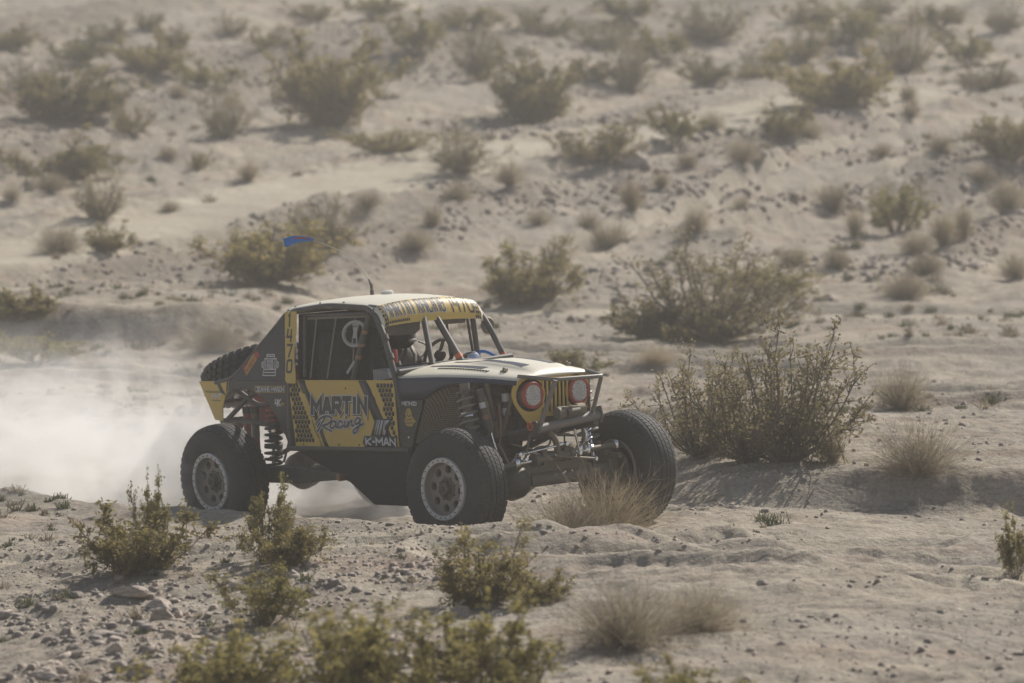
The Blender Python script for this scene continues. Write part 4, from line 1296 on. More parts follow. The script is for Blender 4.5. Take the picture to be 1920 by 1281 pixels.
# ---- cage tubes
TB = 'tube_black'
def tubep(pts, r=0.024, rad=0.10, mat=TB, name='cage_tube', both=False, parent=CAR):
    o = P_(name, B().tube(fillet(pts, rad), r), mat, parent)
    if both:
        P_(name, B().tube(fillet(mirror(pts), rad), r), mat, parent)
    return o
ROOFZ = 1.905
tubep([(0.60, -0.62, 0.76), (0.640, -0.615, 1.31), (0.560, -0.535, 1.875), (1.10, -0.522, 1.925), (1.70, -0.530, 1.895), (1.865, -0.560, 1.70), (2.065, -0.612, 1.31), (2.115, -0.612, 1.06)], 0.026, 0.11, name='main_hoop_tube', both=True)
tubep([(0.56, -0.53, 1.880), (0.56, 0.53, 1.880)], 0.022, name='roof_cross_tube')
tubep([(1.72, -0.53, 1.872), (1.72, 0.53, 1.872)], 0.024, name='roof_cross_tube')
tubep([(0.545, -0.525, 1.872), (-0.175, -0.612, 1.318), (-0.42, -0.615, 1.285)], 0.022, 0.12, name='rear_stay_tube', both=True)
tubep([(1.815, -0.085, 1.795), (2.095, -0.245, 1.405)], 0.026, name='windshield_tube')
tubep([(1.800, 0.050, 1.80), (2.090, 0.068, 1.415)], 0.030, name='windshield_tube')
tubep([(2.085, -0.60, 1.372), (2.10, 0.60, 1.420)], 0.026, name='cowl_tube')
for p0, p1 in (((2.012, 0.598, 1.412), (1.994, 0.593, 1.448)), ((2.075, 0.068, 1.437), (2.050, 0.066, 1.472))):
    P_('marker_tape', B().tube([p0, p1], 0.0272 if p0[1] > 0.3 else 0.0312), 'orange_tape')
for zc in (1.655, 1.50):
    f0 = (1.865 + (1.70 - zc) * 0.51)
    P_('tube_clamp', B().tube([(f0, -0.560 - (1.70 - zc) * 0.13, zc + 0.02), (f0 + 0.02, -0.565 - (1.70 - zc) * 0.13, zc - 0.02)], 0.032), 'steel_dark')
tubep([(1.70, 0.525, 1.88), (1.72, 0.56, 1.36)], 0.024, name='window_post')
tubep([(1.62, 0.525, 1.88), (1.66, 0.56, 1.40)], 0.012, name='window_post')
tubep([(1.35, 0.525, 1.88), (1.36, 0.56, 1.36)], 0.012, name='window_post')
# inner window frame, net and straps on the near side
tubep([(0.80, -0.525, 1.845), (1.66, -0.528, 1.855), (1.70, -0.535, 1.80)], 0.012, 0.05, name='window_frame')
tubep([(0.79, -0.535, 1.85), (0.835, -0.605, 1.335)], 0.014, name='window_frame')
net = B().sheet([[side_up(0.80 + 0.05 * (1 - s) , 1.86 - 0.54 * (1 - s) , -0.03) , side_up(1.68 + 0.27 * (1 - s), 1.86 - 0.54 * (1 - s), -0.03)] for s in (0.0, 0.25, 0.5, 0.75, 1.0)])
P_('window_net', net, 'window_net')
for u0, u1 in ((0.94, 0.90), (1.205, 1.13), (1.46, 1.47)):
    bb = B().prism([(u0 - 0.010, 1.855), (u0 + 0.010, 1.855), (u1 + 0.010, 1.325), (u1 - 0.010, 1.325)], lambda u, v, w: side_up(u, v, w - 0.022), 0.003)
    P_('net_strap', bb, 'steel_dirty')
P_('net_strap', B().prism([(0.80, 1.832), (1.68, 1.842), (1.68, 1.822), (0.80, 1.812)], lambda u, v, w: side_up(u, v, w - 0.020), 0.003), 'steel_dirty')
# door strut with chrome collars, tag
dstr = tubep([(1.690, -0.560, 1.84), (1.600, -0.600, 1.58), (1.530, -0.635, 1.320)], 0.020, 0.3, name='door_strut')
for zc in (1.705, 1.60, 1.50):
    s = (1.84 - zc) / 0.52; c0 = Vector((1.69 - 0.16 * s, -0.56 - 0.075 * s, zc))
    P_('collar', B().tube([c0 + Vector((0.004, 0.002, 0.012)), c0 - Vector((0.004, 0.002, 0.012))], 0.0265), 'copper', dstr)
P_('strut_sleeve', B().tube([(1.640, -0.583, 1.69), (1.612, -0.597, 1.60)], 0.027), 'steel_dark', dstr)
P_('pull_tag', B().prism([(1.415, 1.375), (1.435, 1.358), (1.525, 1.455), (1.505, 1.472)], lambda u, v, w: side_up(u, v, w + 0.002), 0.004), 'grip_white')
# spare hand wheel hung inside the near window
HW = empty('hung_hand_wheel'); HW.parent = CAR
ring = []
for k in range(33):
    q = 2 * pi * k / 32
    ex, ez = 0.155 * cos(q), 0.098 * sin(q)
    if ex > 0.10: ex = 0.10 + (ex - 0.10) * 0.4
    ring.append(side_up(1.515 + ex - 0.05 * ez, 1.690 + ez, 0.012))
P_('rim_grip', B().tube(ring, 0.016, 10, False), 'grip_white', HW)
P_('hub_plate', B().prism([(1.470, 1.775), (1.560, 1.775), (1.535, 1.70), (1.550, 1.600), (1.470, 1.600), (1.490, 1.70)], lambda u, v, w: side_up(u, v, w + 0.008), 0.006), 'grip_white', HW)
P_('hub_slot', B().prism([(1.492, 1.655), (1.530, 1.655), (1.536, 1.612), (1.488, 1.612)], lambda u, v, w: side_up(u, v, w + 0.0145), 0.001), 'interior_dark', HW)
words('hub_mark', [[(1.478, 1.745), (1.49, 1.755), (1.50, 1.745), (1.515, 1.760), (1.53, 1.745), (1.545, 1.752)]], 0.006, 0.0152, 'interior_dark', side_up, HW)

# ---- roof panel with down-curved front band
def roof_pt(s, v):
    """s: 0 rear .. 1 front edge of the flat, then curls down; v: -1 near .. 1 far"""
    yw = 0.545
    crown = 0.048 * (1 - abs(v) ** 2.6)
    if s <= 1.0:
        x = 0.54 + 1.19 * s
        z = 1.893 + 0.045 * sin(pi * min(1, s * 0.9 + 0.05)) + crown
    else:
        a = (s - 1.0)              # 0..1 over the front roll
        x = 1.73 + 0.095 * sin(a * pi / 2) + 0.020 * a
        z = 1.893 + 0.045 * sin(pi * 0.95) + crown * (1 - 0.5 * a) - 0.150 * (1 - cos(a * pi / 2)) - 0.012 * a
    y = v * yw
    if abs(v) > 0.90:
        z -= 0.030 * ((abs(v) - 0.90) / 0.10) ** 2
    return (x, y, z)
vs = [-1, -0.985, -0.96, -0.93, -0.9, -0.8, -0.6, -0.4, -0.2, 0, 0.2, 0.4, 0.6, 0.8, 0.9, 0.93, 0.96, 0.985, 1]
ss = [i / 10 for i in range(11)] + [1 + i / 8 for i in range(1, 9)]
roof = P_('roof_panel', B().sheet([[roof_pt(s, v) for v in vs] for s in ss]), 'paint_yellow_glare', solid=0.006)
def vis(u, v, w):
    """front roll: u across in metres (near negative), v 0 (bottom) .. 1 (top of the roll)"""
    p = Vector(roof_pt(2.0 - 1.25 * v, u / 0.545)); q = Vector(roof_pt(2.0 - 1.25 * v - 0.02, u / 0.545))
    dn = (p - q)
    nrm = Vector((-dn.z, 0, dn.x)).normalized()
    if nrm.x < 0: nrm = -nrm
    return p + nrm * w
# the band is yellow paint on the roll
band = B().sheet([[vis(u / 20 * 0.515, v / 8 * 0.80, 0.0012) for u in range(-20, 21)] for v in range(9)])
band = P_('sun_visor_band', band, 'paint_yellow', roof)
def vwords(txt, x, w, z, h, gap, sw, mat, lift, label=None):
    pls = text_strokes(txt, x, z, w, h, gap)
    fine = []
    for pl in pls:
        q = []
        for a, b_ in zip(pl[:-1], pl[1:]):
            n = 5 if abs(a[1] - b_[1]) > 0.2 else 1
            q += [(a[0] + (b_[0] - a[0]) * k / n, a[1] + (b_[1] - a[1]) * k / n) for k in range(n)]
        fine.append(q + [pl[-1]])
    bb = B(); kk = 0
    for pl in fine:
        # stroke width is in metres across, so scale v to metres first
        pm = [(a, c * 0.20) for a, c in pl]
        for q in ribbon(pm, sw):
            bb.add([vis(p.x, max(0.02, min(0.95, p.y / 0.20)), lift + 0.00002 * (kk % 30)) for p in q], [(0, 1, 2, 3)]); kk += 1
    return P_('lettering', bb, mat, roof, auto=9, label=label)
vwords('MaRTIn RaCInG', -0.475, 0.62, 0.22, 0.50, 0.50, 0.0165, 'decal_white', 0.0020)
vwords('MaRTIn RaCInG', -0.475, 0.62, 0.22, 0.50, 0.50, 0.0100, 'decal_blueblack', 0.0030, 'dark blue words MARTIN RACING on the sun visor')
vwords('1470', 0.215, 0.235, 0.18, 0.58, 0.35, 0.013, 'decal_black', 0.0030, 'black number 1470 on the sun visor')
for side_s, u0, u1 in ((-1, -0.51, -0.475), (1, 0.46, 0.512)):
    bb = B()
    for iz in range(7):
        for ix in range(4):
            cx = u0 + 0.02 * ix + (0.01 if iz % 2 else 0); cz = 0.05 + iz * 0.13
            if cx < u1:
                bb.add([vis(cx + 0.009 * cos(k * pi / 3), cz + 0.06 * sin(k * pi / 3), 0.0022) for k in range(6)], [tuple(range(6))])
    P_('honeycomb_print', bb, 'decal_black', roof, auto=9)
bb = B()
for ix in range(13):
    cx = -0.50 + 0.02 * ix
    bb.add([vis(cx + 0.009 * cos(k * pi / 3), 0.085 + 0.045 * sin(k * pi / 3), 0.0022) for k in range(6)], [tuple(range(6))])
P_('honeycomb_print', bb, 'decal_black', roof, auto=9)
bb = B()
for s in (0.06, 0.35, 0.62):
    for v in (-0.9, 0.9):
        p = roof_pt(s, v); bb.lathe([(0, 0.010), (0.007, 0.008), (0.011, 0.0)], 10, p, 'Z')
P_('rivet', bb, 'steel_dirty', roof)
# roof beacon and whip with flag
bb = B().lathe([(0, 0.046), (0.035, 0.044), (0.050, 0.036), (0.053, 0.022), (0.052, 0.0)], 24, (1.150, 0.075, 1.972), 'Z')
P_('roof_beacon', bb, 'beacon_white')
wb = Vector((0.965, 0.060, 1.975))
whip_base = P_('whip_antenna_base', B().lathe([(0.017, 0), (0.017, 0.05), (0.010, 0.056), (0.009, 0.10)], 14, wb, 'Z').tube([wb + Vector((0, 0, 0.05)), wb + Vector((-0.012, 0, 0.10)), wb + Vector((-0.035, 0, 0.14))], [0.012, 0.010, 0.007]), 'steel_dark')
WP = [wb + Vector(p) for p in ((-0.03, 0, 0.13), (-0.10, -0.01, 0.23), (-0.23, -0.02, 0.325), (-0.41, -0.03, 0.405), (-0.60, -0.035, 0.462), (-0.73, -0.035, 0.485))]
P_('whip_rod', B().tube(WP, [0.0042, 0.0038, 0.0035, 0.0035, 0.0042, 0.0045], 6), 'grip_white')
fg = []
tip = WP[-1]
for i in range(13):
    s = i / 12
    hgt = 0.014 + 0.030 * min(1, s * 1.6) - 0.010 * max(0, s - 0.8) * 5
    row = []
    for j in range(5):
        v = j / 4 - 0.5
        row.append(tip + Vector((-0.31 * s, -0.09 * s + 0.018 * sin(s * 9 + v), 0.012 + 0.018 * sin(s * 3.2) + v * hgt * 1.25 - 0.03 * s * (v < 0))))
    fg.append(row)
flag = P_('whip_flag', B().sheet(fg), 'flag_blue', solid=0.002)
fr_ = [[fg[i][j] + Vector((0.003, -0.004, 0.0)) for j in (2, 3)] for i in range(2, 8)]
P_('flag_print', B().sheet([[r[0] * (1 - 0.5) + r[1] * 0.5 + Vector((0, 0, -0.008)), r[1] * 0.9 + r[0] * 0.1] for r in fr_]), 'decal_red', flag)

# ---- hood with rolled fenders
def hood_sec(x):
    """half section from lip to centre, near side, as (y, z)"""
    s = (x - 2.06) / 1.27
    s = max(0, min(1, s))
    hw = 0.615 - 0.045 * s - 0.150 * s ** 2.2
    zt = 1.352 + 0.010 * sin(pi * s) - 0.035 * s ** 3
    zc = zt + 0.070 - 0.045 * s ** 2
    if x < 2.42: lip = 1.152
    elif x < 2.72:
        q = (x - 2.42) / 0.30; lip = 1.152 + (1.272 - 1.152) * sin(q * pi / 2)
    else: lip = 1.272 + 0.014 * sin((x - 2.72) / 0.6 * pi) - 0.012 * max(0, (x - 3.1) / 0.23)
    r = 0.055
    sec = [(hw + 0.008, lip), (hw + 0.006, lip + 0.5 * (zt - r - lip)), (hw, zt - r), (hw - 0.012, zt - 0.5 * r), (hw - 0.035, zt - 0.14 * r), (hw - 0.07, zt + 0.004)]
    dome = sstep(2.45, 2.75, x) * sstep(3.33, 3.18, x) * 0.026
    dw = 0.20 + 0.04 * (1 - s)
    for f in (0.78, 0.60):
        y = dw + (hw - 0.07 - dw) * f
        sec.append((y, zt + 0.004 + (zc - zt) * (1 - (y / (hw - 0.05)) ** 2)))
    zb = lambda y: zt + 0.004 + (zc - zt) * (1 - (y / (hw - 0.05)) ** 2)
    sec += [(dw + 0.03, zb(dw + 0.03)), (dw + 0.012, zb(dw + 0.012) + dome * 0.35), (dw - 0.015, zb(dw - 0.015) + dome * 0.9), (dw * 0.6, zb(dw * 0.6) + dome), (0.0, zb(0) + dome)]
    return [(a, float(c)) for a, c in sec]
hx = [2.06, 2.10, 2.2, 2.3, 2.40, 2.43, 2.47, 2.52, 2.58, 2.65, 2.72, 2.82, 2.92, 3.02, 3.12, 3.20, 3.26, 3.30, 3.325, 3.335]
grid = []
for x in hx:
    sec = hood_sec(x)
    drop = 0.0
    row = [(x, -y, z) for y, z in sec] + [(x, y, z) for y, z in sec[-2::-1]]
    if x > 3.29:
        k = (x - 3.29) / 0.045
        row = [(px, py * (1 - 0.02 * k), pz + (min(pz, 1.306) - pz) * k * k) for px, py, pz in row]
    grid.append(row)
ns = len(grid[0])
top = P_('hood', B().sheet([r[2:ns - 2] for r in grid]), 'paint_yellow_glare', auto=radians(50), solid=0.006)
for nm, sl in (('fender', slice(0, 4)), ('fender', slice(ns - 4, ns))):
    P_(nm, B().sheet([[(a, b_ * 1.003, c) for a, b_, c in r[sl]] for r in grid]), 'decal_blueblack', top, auto=radians(50), solid=0.006)
def hood_z(x, y):
    sec = hood_sec(x)
    ys = [a for a, c in sec][::-1]; zs = [c for a, c in sec][::-1]
    return float(np.interp(abs(y), ys, zs))
for sgn in (-1, 1):
    bb = B()
    for i in range(18):
        x = 2.40 + i * 0.033
        y = sgn * (0.42 - 0.03 * i / 17)
        z = hood_z(x, y)
        bb.box((x, y, z + 0.003), (0.018, 0.030, 0.006))
    P_('hood_vent_slots', bb, 'interior_dark', top)
    x, y = 3.10, sgn * 0.335
    bb = B().box((x, y, hood_z(x, y) + 0.006), (0.07, 0.022, 0.010)).tube([(x - 0.02, y, hood_z(x, y)), (x + 0.005, y, hood_z(x, y) + 0.035)], 0.008, 8).tube([(x + 0.03, y - 0.015, hood_z(x, y) + 0.02), (x + 0.03, y + 0.015, hood_z(x, y) + 0.02)], 0.007, 8)
    P_('hood_latch', bb, 'steel_dirty', top)
for y0, x0, x1 in ((-0.19, 2.30, 3.16), (0.10, 2.30, 3.16), (-0.36, 2.20, 2.85), (0.30, 2.20, 2.85)):
    gs = [[(x0 + (x1 - x0) * i / 12, y0 + dy * (0.5 + 0.5 * i / 12), hood_z(x0 + (x1 - x0) * i / 12, y0 + dy * (0.5 + 0.5 * i / 12)) + 0.0025) for dy in (0.0, 0.04, 0.08)] for i in range(13)]
    P_('hood_stripe', B().sheet(gs), 'decal_blueblack', top)
words('lettering', [[(x, y) for x, y in pl] for pl in text_strokes('METHOD', 2.72, 0.012, 0.22, 0.024, 0.3)], 0.006, 0.0042, 'decal_white', lambda u, v, w: (u, -0.165 + v, hood_z(u, -0.165 + v) + w + 0.001), top)
# cowl plate under the windshield opening
P_('cowl_plate', B().sheet([[(2.075 + 0.02 * k, y, (1.335 + 0.02 * k) + 0.075 * (1 - (y / 0.62) ** 2)) for y in [i * 0.06 for i in range(-10, 11)]] for k in range(2)]), 'paint_black', solid=0.01)

# ---- grille, headlamps, nose
GX = 3.325
half = [(0.0, 1.315), (0.30, 1.312), (0.355, 1.295), (0.395, 1.255), (0.408, 1.20), (0.40, 1.13), (0.365, 1.06), (0.30, 0.97), (0.235, 0.895), (0.0, 0.885)]
outline = [(-y, z) for y, z in half] + [(y, z) for y, z in half[-2:0:-1]]
def nose(u, v, w):
    return (GX - 0.05 * (1.3 - v) + w - 0.06 * (abs(u) / 0.4) ** 2, u, v)
# ring of the grille shell with openings: built from strips round the openings
gr = B()
slots = [(-0.115 + 0.0575 * i) for i in range(5)]
def strip_poly(pl):
    gr.prism(pl, nose, 0.012)
lamp_c = (0.245, 1.165); lamp_r = 0.130
for sgn in (-1, 1):
    n = 20
    circ = [(sgn * (lamp_c[0] + lamp_r * cos(2 * pi * k / n)), lamp_c[1] + lamp_r * 1.02 * sin(2 * pi * k / n)) for k in range(n)]
    # outer boundary points matched by angle
    ob = []
    lim = [(0.062 * 0 + 0.148, 1.315), (0.30, 1.312), (0.355, 1.295), (0.395, 1.255), (0.408, 1.20), (0.40, 1.13), (0.365, 1.06), (0.30, 0.97), (0.235, 0.895), (0.148, 0.890), (0.148, 1.315)]
    for k in range(n):
        a = 2 * pi * k / n
        dx, dz = cos(a), sin(a)
        best = 9
        for (x0, z0), (x1, z1) in zip(lim[:-1], lim[1:]):
            ex, ez = x1 - x0, z1 - z0
            det = dx * (-ez) + dz * ex
            if abs(det) < 1e-9: continue
            rx_, rz_ = x0 - lamp_c[0], z0 - lamp_c[1]
            tt = (rx_ * (-ez) + rz_ * ex) / det
            uu = (dx * rz_ - dz * rx_) / det
            if tt > 0 and -1e-6 <= uu <= 1 + 1e-6: best = min(best, tt)
        best = max(best, lamp_r + 0.006)
        ob.append((sgn * (lamp_c[0] + dx * best), lamp_c[1] + dz * best))
    for k in range(n):
        j = (k + 1) % n
        strip_poly([circ[k], circ[j], ob[j], ob[k]])
strip_poly([(-0.150, 1.315), (0.150, 1.315), (0.150, 1.285), (-0.150, 1.285)])
for x in [-0.128 + 0.0427 * i for i in range(7)]:
    strip_poly([(x - 0.0075, 1.286), (x + 0.0075, 1.286), (x + 0.0075, 1.02), (x - 0.0075, 1.02)])
strip_poly([(-0.150, 1.02), (0.150, 1.02), (0.150, 0.985), (-0.150, 0.985)])
grille = P_('grille', gr, 'paint_yellow')
P_('radiator', B().box((GX - 0.12, 0, 1.10), (0.05, 0.62, 0.36)), 'interior_dark')
for sgn in (-1, 1):
    lc = Vector(nose(sgn * lamp_c[0], lamp_c[1], 0.0))
    hl = empty('headlamp', lc); hl.parent = CAR
    P_('lamp_housing', B().lathe([(0.100, -0.06), (0.110, 0.02), (0.106, 0.030)], 36, (0, 0, 0), 'X'), 'steel_dark', hl)
    P_('lamp_bezel', B().lathe([(0.110, 0.022), (0.110, 0.040), (0.102, 0.050), (0.084, 0.046), (0.080, 0.034)], 40, (0, 0, 0), 'X'), 'decal_red', hl)
    # flat-sided lens
    lens = []
    for k in range(40):
        a = 2 * pi * k / 40
        y, z = 0.087 * cos(a), 0.087 * sin(a)
        y = max(-0.072, min(0.072, y))
        lens.append((y, z))
    P_('lens', B().prism(lens, lambda u, v, w: (0.034 + w, u, v), 0.010), 'lamp_glass', hl, auto=radians(20))
    bb = B()
    for iy in range(-3, 4):
        for iz in range(-4, 5):
            if (iy * 0.024) ** 2 + (iz * 0.022) ** 2 < 0.0053:
                bb.lathe([(0.0, 0.052), (0.006, 0.050), (0.0095, 0.0445)], 8, (0, iy * 0.024 + (0.012 if iz % 2 else 0) - 0.006, iz * 0.022), 'X')
    P_('lamp_cells', bb, 'beacon_white', hl)
# front bumper hoop
painted('tube_grey', (0.155, 0.150, 0.142), 0.4, 0.28, 0.3)
BM = 'tube_grey'
tubep([(3.30, -0.36, 1.322), (3.600, -0.240, 1.290), (3.630, 0.245, 1.283), (3.30, 0.36, 1.318)], 0.0165, 0.05, BM, 'bumper_hoop')
tubep([(3.610, -0.240, 1.285), (3.47, -0.305, 0.930)], 0.020, 0.05, BM, 'bumper_strut')
tubep([(3.620, 0.235, 1.278), (3.48, 0.245, 0.985)], 0.017, 0.05, BM, 'bumper_strut')
tubep([(3.46, -0.330, 0.900), (3.47, 0.310, 0.965)], 0.038, 0.05, BM, 'bumper_tube')
P_('bumper_end_plate', B().prism([(3.41, 0.93), (3.50, 0.90), (3.52, 0.97), (3.50, 1.04), (3.44, 1.03)], lambda u, v, w: (u, 0.315 + w, v), 0.012), BM, bevel=0.003)
P_('bumper_end_plate', B().prism([(3.40, 0.84), (3.50, 0.85), (3.51, 0.93), (3.47, 0.97), (3.41, 0.96)], lambda u, v, w: (u, -0.342 - w, v), 0.012), 'steel_dark', bevel=0.003)
wn_ = B().box((3.43, 0.04, 1.015), (0.10, 0.20, 0.085)).tube([(3.44, -0.10, 1.005), (3.44, -0.03, 1.008)], 0.050, 18).tube([(3.44, 0.10, 1.02), (3.44, 0.18, 1.025)], 0.050, 18)
winch = P_('winch', wn_, 'steel_dirty', bevel=0.006)
P_('winch_drum', B().tube([(3.485, -0.03, 1.008), (3.485, 0.10, 1.014)], 0.030, 14), 'steel_dark', winch)
P_('winch_hole', B().lathe([(0, 0.0), (0.026, 0.001)], 16, (3.4805, 0.0, 1.02), 'X').lathe([(0, 0.0), (0.026, 0.001)], 16, (3.4805, 0.085, 1.02), 'X'), 'interior_dark', winch)
P_('tow_eye', B().lathe([(0.022, 0), (0.036, 0.0), (0.036, 0.02), (0.022, 0.02), (0.022, 0)], 20, (3.41, -0.362, 0.925), 'Y'), 'orange_tape')
tubep([(3.455, -0.09, 0.98), (3.475, -0.095, 0.90), (3.44, -0.10, 0.87)], 0.012, 0.05, BM, 'tow_hook')
# lower nose frame
for sgn in (-1, 1):
    tubep([(3.42, sgn * 0.33, 0.90), (2.95, sgn * 0.36, 0.83), (2.30, sgn * 0.40, 0.62)], 0.026, 0.1, 'tube_black', 'frame_rail')
    tubep([(3.28, sgn * 0.36, 1.27), (2.92, sgn * 0.47, 1.29), (2.12, sgn * 0.58, 1.22)], 0.022, 0.1, 'tube_black', 'frame_rail')
    tubep([(3.02, sgn * 0.46, 1.29), (3.02, sgn * 0.37, 0.84)], 0.022, 0.1, 'steel_dirty', 'frame_upright')
    tubep([(3.26, sgn * 0.36, 1.26), (3.06, sgn * 0.36, 0.85)], 0.018, 0.1, 'steel_dirty', 'frame_upright')
    tubep([(2.92, sgn * 0.47, 1.28), (2.45, sgn * 0.42, 0.68)], 0.020, 0.1, 'steel_dark', 'frame_upright')
tubep([(3.03, -0.37, 1.10), (3.20, 0.0, 1.02), (3.03, 0.37, 1.10)], 0.018, 0.1, 'steel_dirty', 'frame_cross_tube')
# engine block, belts and hoses seen through the open fender
eng = P_('engine_block', B().box((2.70, 0, 1.00), (0.62, 0.46, 0.44)).box((2.70, -0.20, 1.19), (0.52, 0.14, 0.10)).box((2.70, 0.20, 1.19), (0.52, 0.14, 0.10)), 'steel_dark', bevel=0.02)
bb = B()
for (y, z, r) in ((-0.05, 0.90, 0.085), (-0.20, 1.03, 0.060), (0.14, 1.02, 0.065), (0.02, 1.12, 0.05)):
    bb.lathe([(0, 0.03), (r * 0.4, 0.03), (r * 0.5, 0.0), (r * 0.85, 0.0), (r, 0.02), (r, -0.03)], 24, (3.05, y, z), 'X')
P_('pulley', bb, 'steel_dirty', eng)
hs = [[(3.0, -0.25, 1.22), (3.12, -0.30, 1.15), (3.14, -0.25, 1.02), (3.20, -0.22, 0.96)], [(2.9, -0.32, 1.15), (3.0, -0.36, 1.02), (2.95, -0.34, 0.92), (2.80, -0.30, 0.80)], [(3.05, -0.15, 1.25), (3.18, -0.18, 1.20), (3.2, -0.05, 1.12)], [(2.7, -0.3, 1.1), (2.8, -0.42, 1.0), (2.95, -0.44, 0.95), (3.05, -0.40, 0.99)]]
for i, h_ in enumerate(hs):
    P_('hose', B().tube(fillet(h_, 0.1), 0.014 + 0.004 * (i % 2), 10), ('steel_dark', 'copper', 'steel_dirty', 'tube_black')[i], eng)
P_('oil_canister', B().lathe([(0, 0.16), (0.034, 0.155), (0.036, 0.0), (0.030, -0.02), (0, -0.02)], 20, (3.10, -0.33, 1.03), 'Z'), 'beacon_white', eng)
P_('oil_canister_band', B().lathe([(0.0368, 0.0), (0.0368, 0.05)], 20, (3.10, -0.33, 1.07), 'Z'), 'decal_black', eng)
P_('filter', B().lathe([(0, 0.10), (0.032, 0.095), (0.034, 0.0), (0, -0.005)], 20, (3.20, -0.18, 0.90), 'Z'), 'copper', eng)

# ---- perforated inner fender
def perf(name, quad, nu=8, nv=10, parent=CAR):
    a, b_, c, d = [Vector(p) for p in quad]
    V = []; F = []; UV = []
    for i in range(nv + 1):
        for j in range(nu + 1):
            s, q = j / nu, i / nv
            V.append((a * (1 - s) + b_ * s) * (1 - q) + (d * (1 - s) + c * s) * q)
            UV.append((s * (b_ - a).length, q * (d - a).length))
    for i in range(nv):
        for j in range(nu):
            k = i * (nu + 1) + j
            F.append((k, k + 1, k + nu + 2, k + nu + 1))
    me = bpy.data.meshes.new(name); me.from_pydata([tuple(p) for p in V], [], F)
    uv = me.uv_layers.new(name='uv')
    for lp in me.loops:
        uv.data[lp.index].uv = UV[lp.vertex_index]
    me.materials.append(MATS['perforated_sheet'])
    return link(bpy.data.objects.new(name, me), parent)
for sgn in (-1, 1):
    perf('inner_fender_mesh', [(2.255, sgn * 0.60, 0.80), (2.36, sgn * 0.52, 0.78), (2.66, sgn * 0.50, 1.285), (2.42, sgn * 0.60, 1.165)])
    perf('inner_fender_mesh', [(2.36, sgn * 0.52, 0.78), (2.66, sgn * 0.37, 0.74), (2.80, sgn * 0.40, 1.275), (2.66, sgn * 0.50, 1.285)])

# ---- cab interior
P_('dash_panel', B().prism([(1.70, 1.395), (2.06, 1.355), (2.06, 1.335), (1.70, 1.30)], lambda u, v, w: (u, -0.56 + 1.12 * w, v + 0.045 * (1 - ((w - 0.5) * 2) ** 2) * 0), 1.0), 'interior_white')
P_('dash_fascia', B().box((1.69, 0, 1.33), (0.02, 1.12, 0.16)), 'interior_dark')
sd = B().sheet([[(1.66 + 0.02 * k, -0.50 + 0.2 * k * 0 + y, 1.415) for y in (0.0, 0.14)] for k in range(2)])
sw = empty('steering_wheel', (1.52, 0.30, 1.455)); sw.parent = CAR; sw.rotation_euler = (0, radians(-62), 0)
P_('rim_grip', B().lathe([(0.150 + 0.015 * cos(a), 0.015 * sin(a)) for a in [2 * pi * k / 8 for k in range(9)]], 32, (0, 0, 0), 'Z'), 'interior_dark', sw)
P_('hub', B().lathe([(0, 0.02), (0.045, 0.015), (0.05, -0.03), (0, -0.04)], 16, (0, 0, 0), 'Z').box((0, 0, 0), (0.28, 0.03, 0.012)).box((-0.07, 0, 0), (0.14, 0.03, 0.012)), 'steel_dark', sw)
P_('silver_canister', B().lathe([(0, 0.075), (0.04, 0.07), (0.072, 0.045), (0.085, 0.0), (0.085, -0.03)], 24, (1.86, 0.36, 1.405), 'Z'), 'chrome')
P_('air_hose', B().tube(fillet([(1.80, 0.45, 1.44), (1.84, 0.50, 1.475), (1.92, 0.53, 1.45), (2.0, 0.55, 1.40)], 0.1), 0.014), 'flag_blue')
P_('visor_plate', B().prism([(-0.46, 1.785), (-0.06, 1.795), (-0.07, 1.69), (-0.13, 1.655), (-0.44, 1.665)], lambda u, v, w: (1.735 + w, u, v), 0.004), 'steel_dark')
P_('visor_plate', B().prism([(0.08, 1.80), (0.44, 1.80), (0.42, 1.715), (0.16, 1.715)], lambda u, v, w: (1.735 + w, u, v), 0.004), 'steel_dark')
P_('mirror', B().lathe([(0, 0.02), (0.06, 0.016), (0.075, 0.0), (0.06, -0.02), (0, -0.025)], 24, (1.78, 0.63, 1.68), 'X'), 'steel_dirty')
P_('mirror_bracket', B().tube([(1.78, 0.60, 1.74), (1.76, 0.545, 1.77)], 0.012), 'steel_dark')
P_('red_lever', B().tube(fillet([(1.93, -0.50, 1.55), (1.945, -0.51, 1.50), (1.93, -0.50, 1.45)], 0.05), 0.020), 'decal_red')
for sy in (-0.27, 0.27):
    st_ = empty('seat', (1.15, sy, 0.78)); st_.parent = CAR
    P_('seat_base', B().box((0.05, 0, 0.10), (0.50, 0.46, 0.16)), 'cloth_black', st_, bevel=0.04)
    P_('seat_back', B().prism([(-0.22, 0.12), (0.22, 0.12), (0.25, 0.55), (0.20, 0.70), (0.15, 0.92), (-0.15, 0.92), (-0.20, 0.70), (-0.25, 0.55)], lambda u, v, w: (-0.22 - 0.14 * (v - 0.1) + w, u, v), 0.09), 'cloth_black', st_, bevel=0.03)
P_('centre_console', B().box((1.45, 0, 0.95), (0.50, 0.12, 0.32)), 'interior_dark', bevel=0.02)
P_('gear_lever', B().tube([(1.50, 0.02, 1.10), (1.56, 0.03, 1.32)], 0.012).lathe([(0, 0.04), (0.022, 0.03), (0.026, 0.0), (0.012, -0.02)], 14, (1.56, 0.03, 1.33), 'Z'), 'steel_dark')

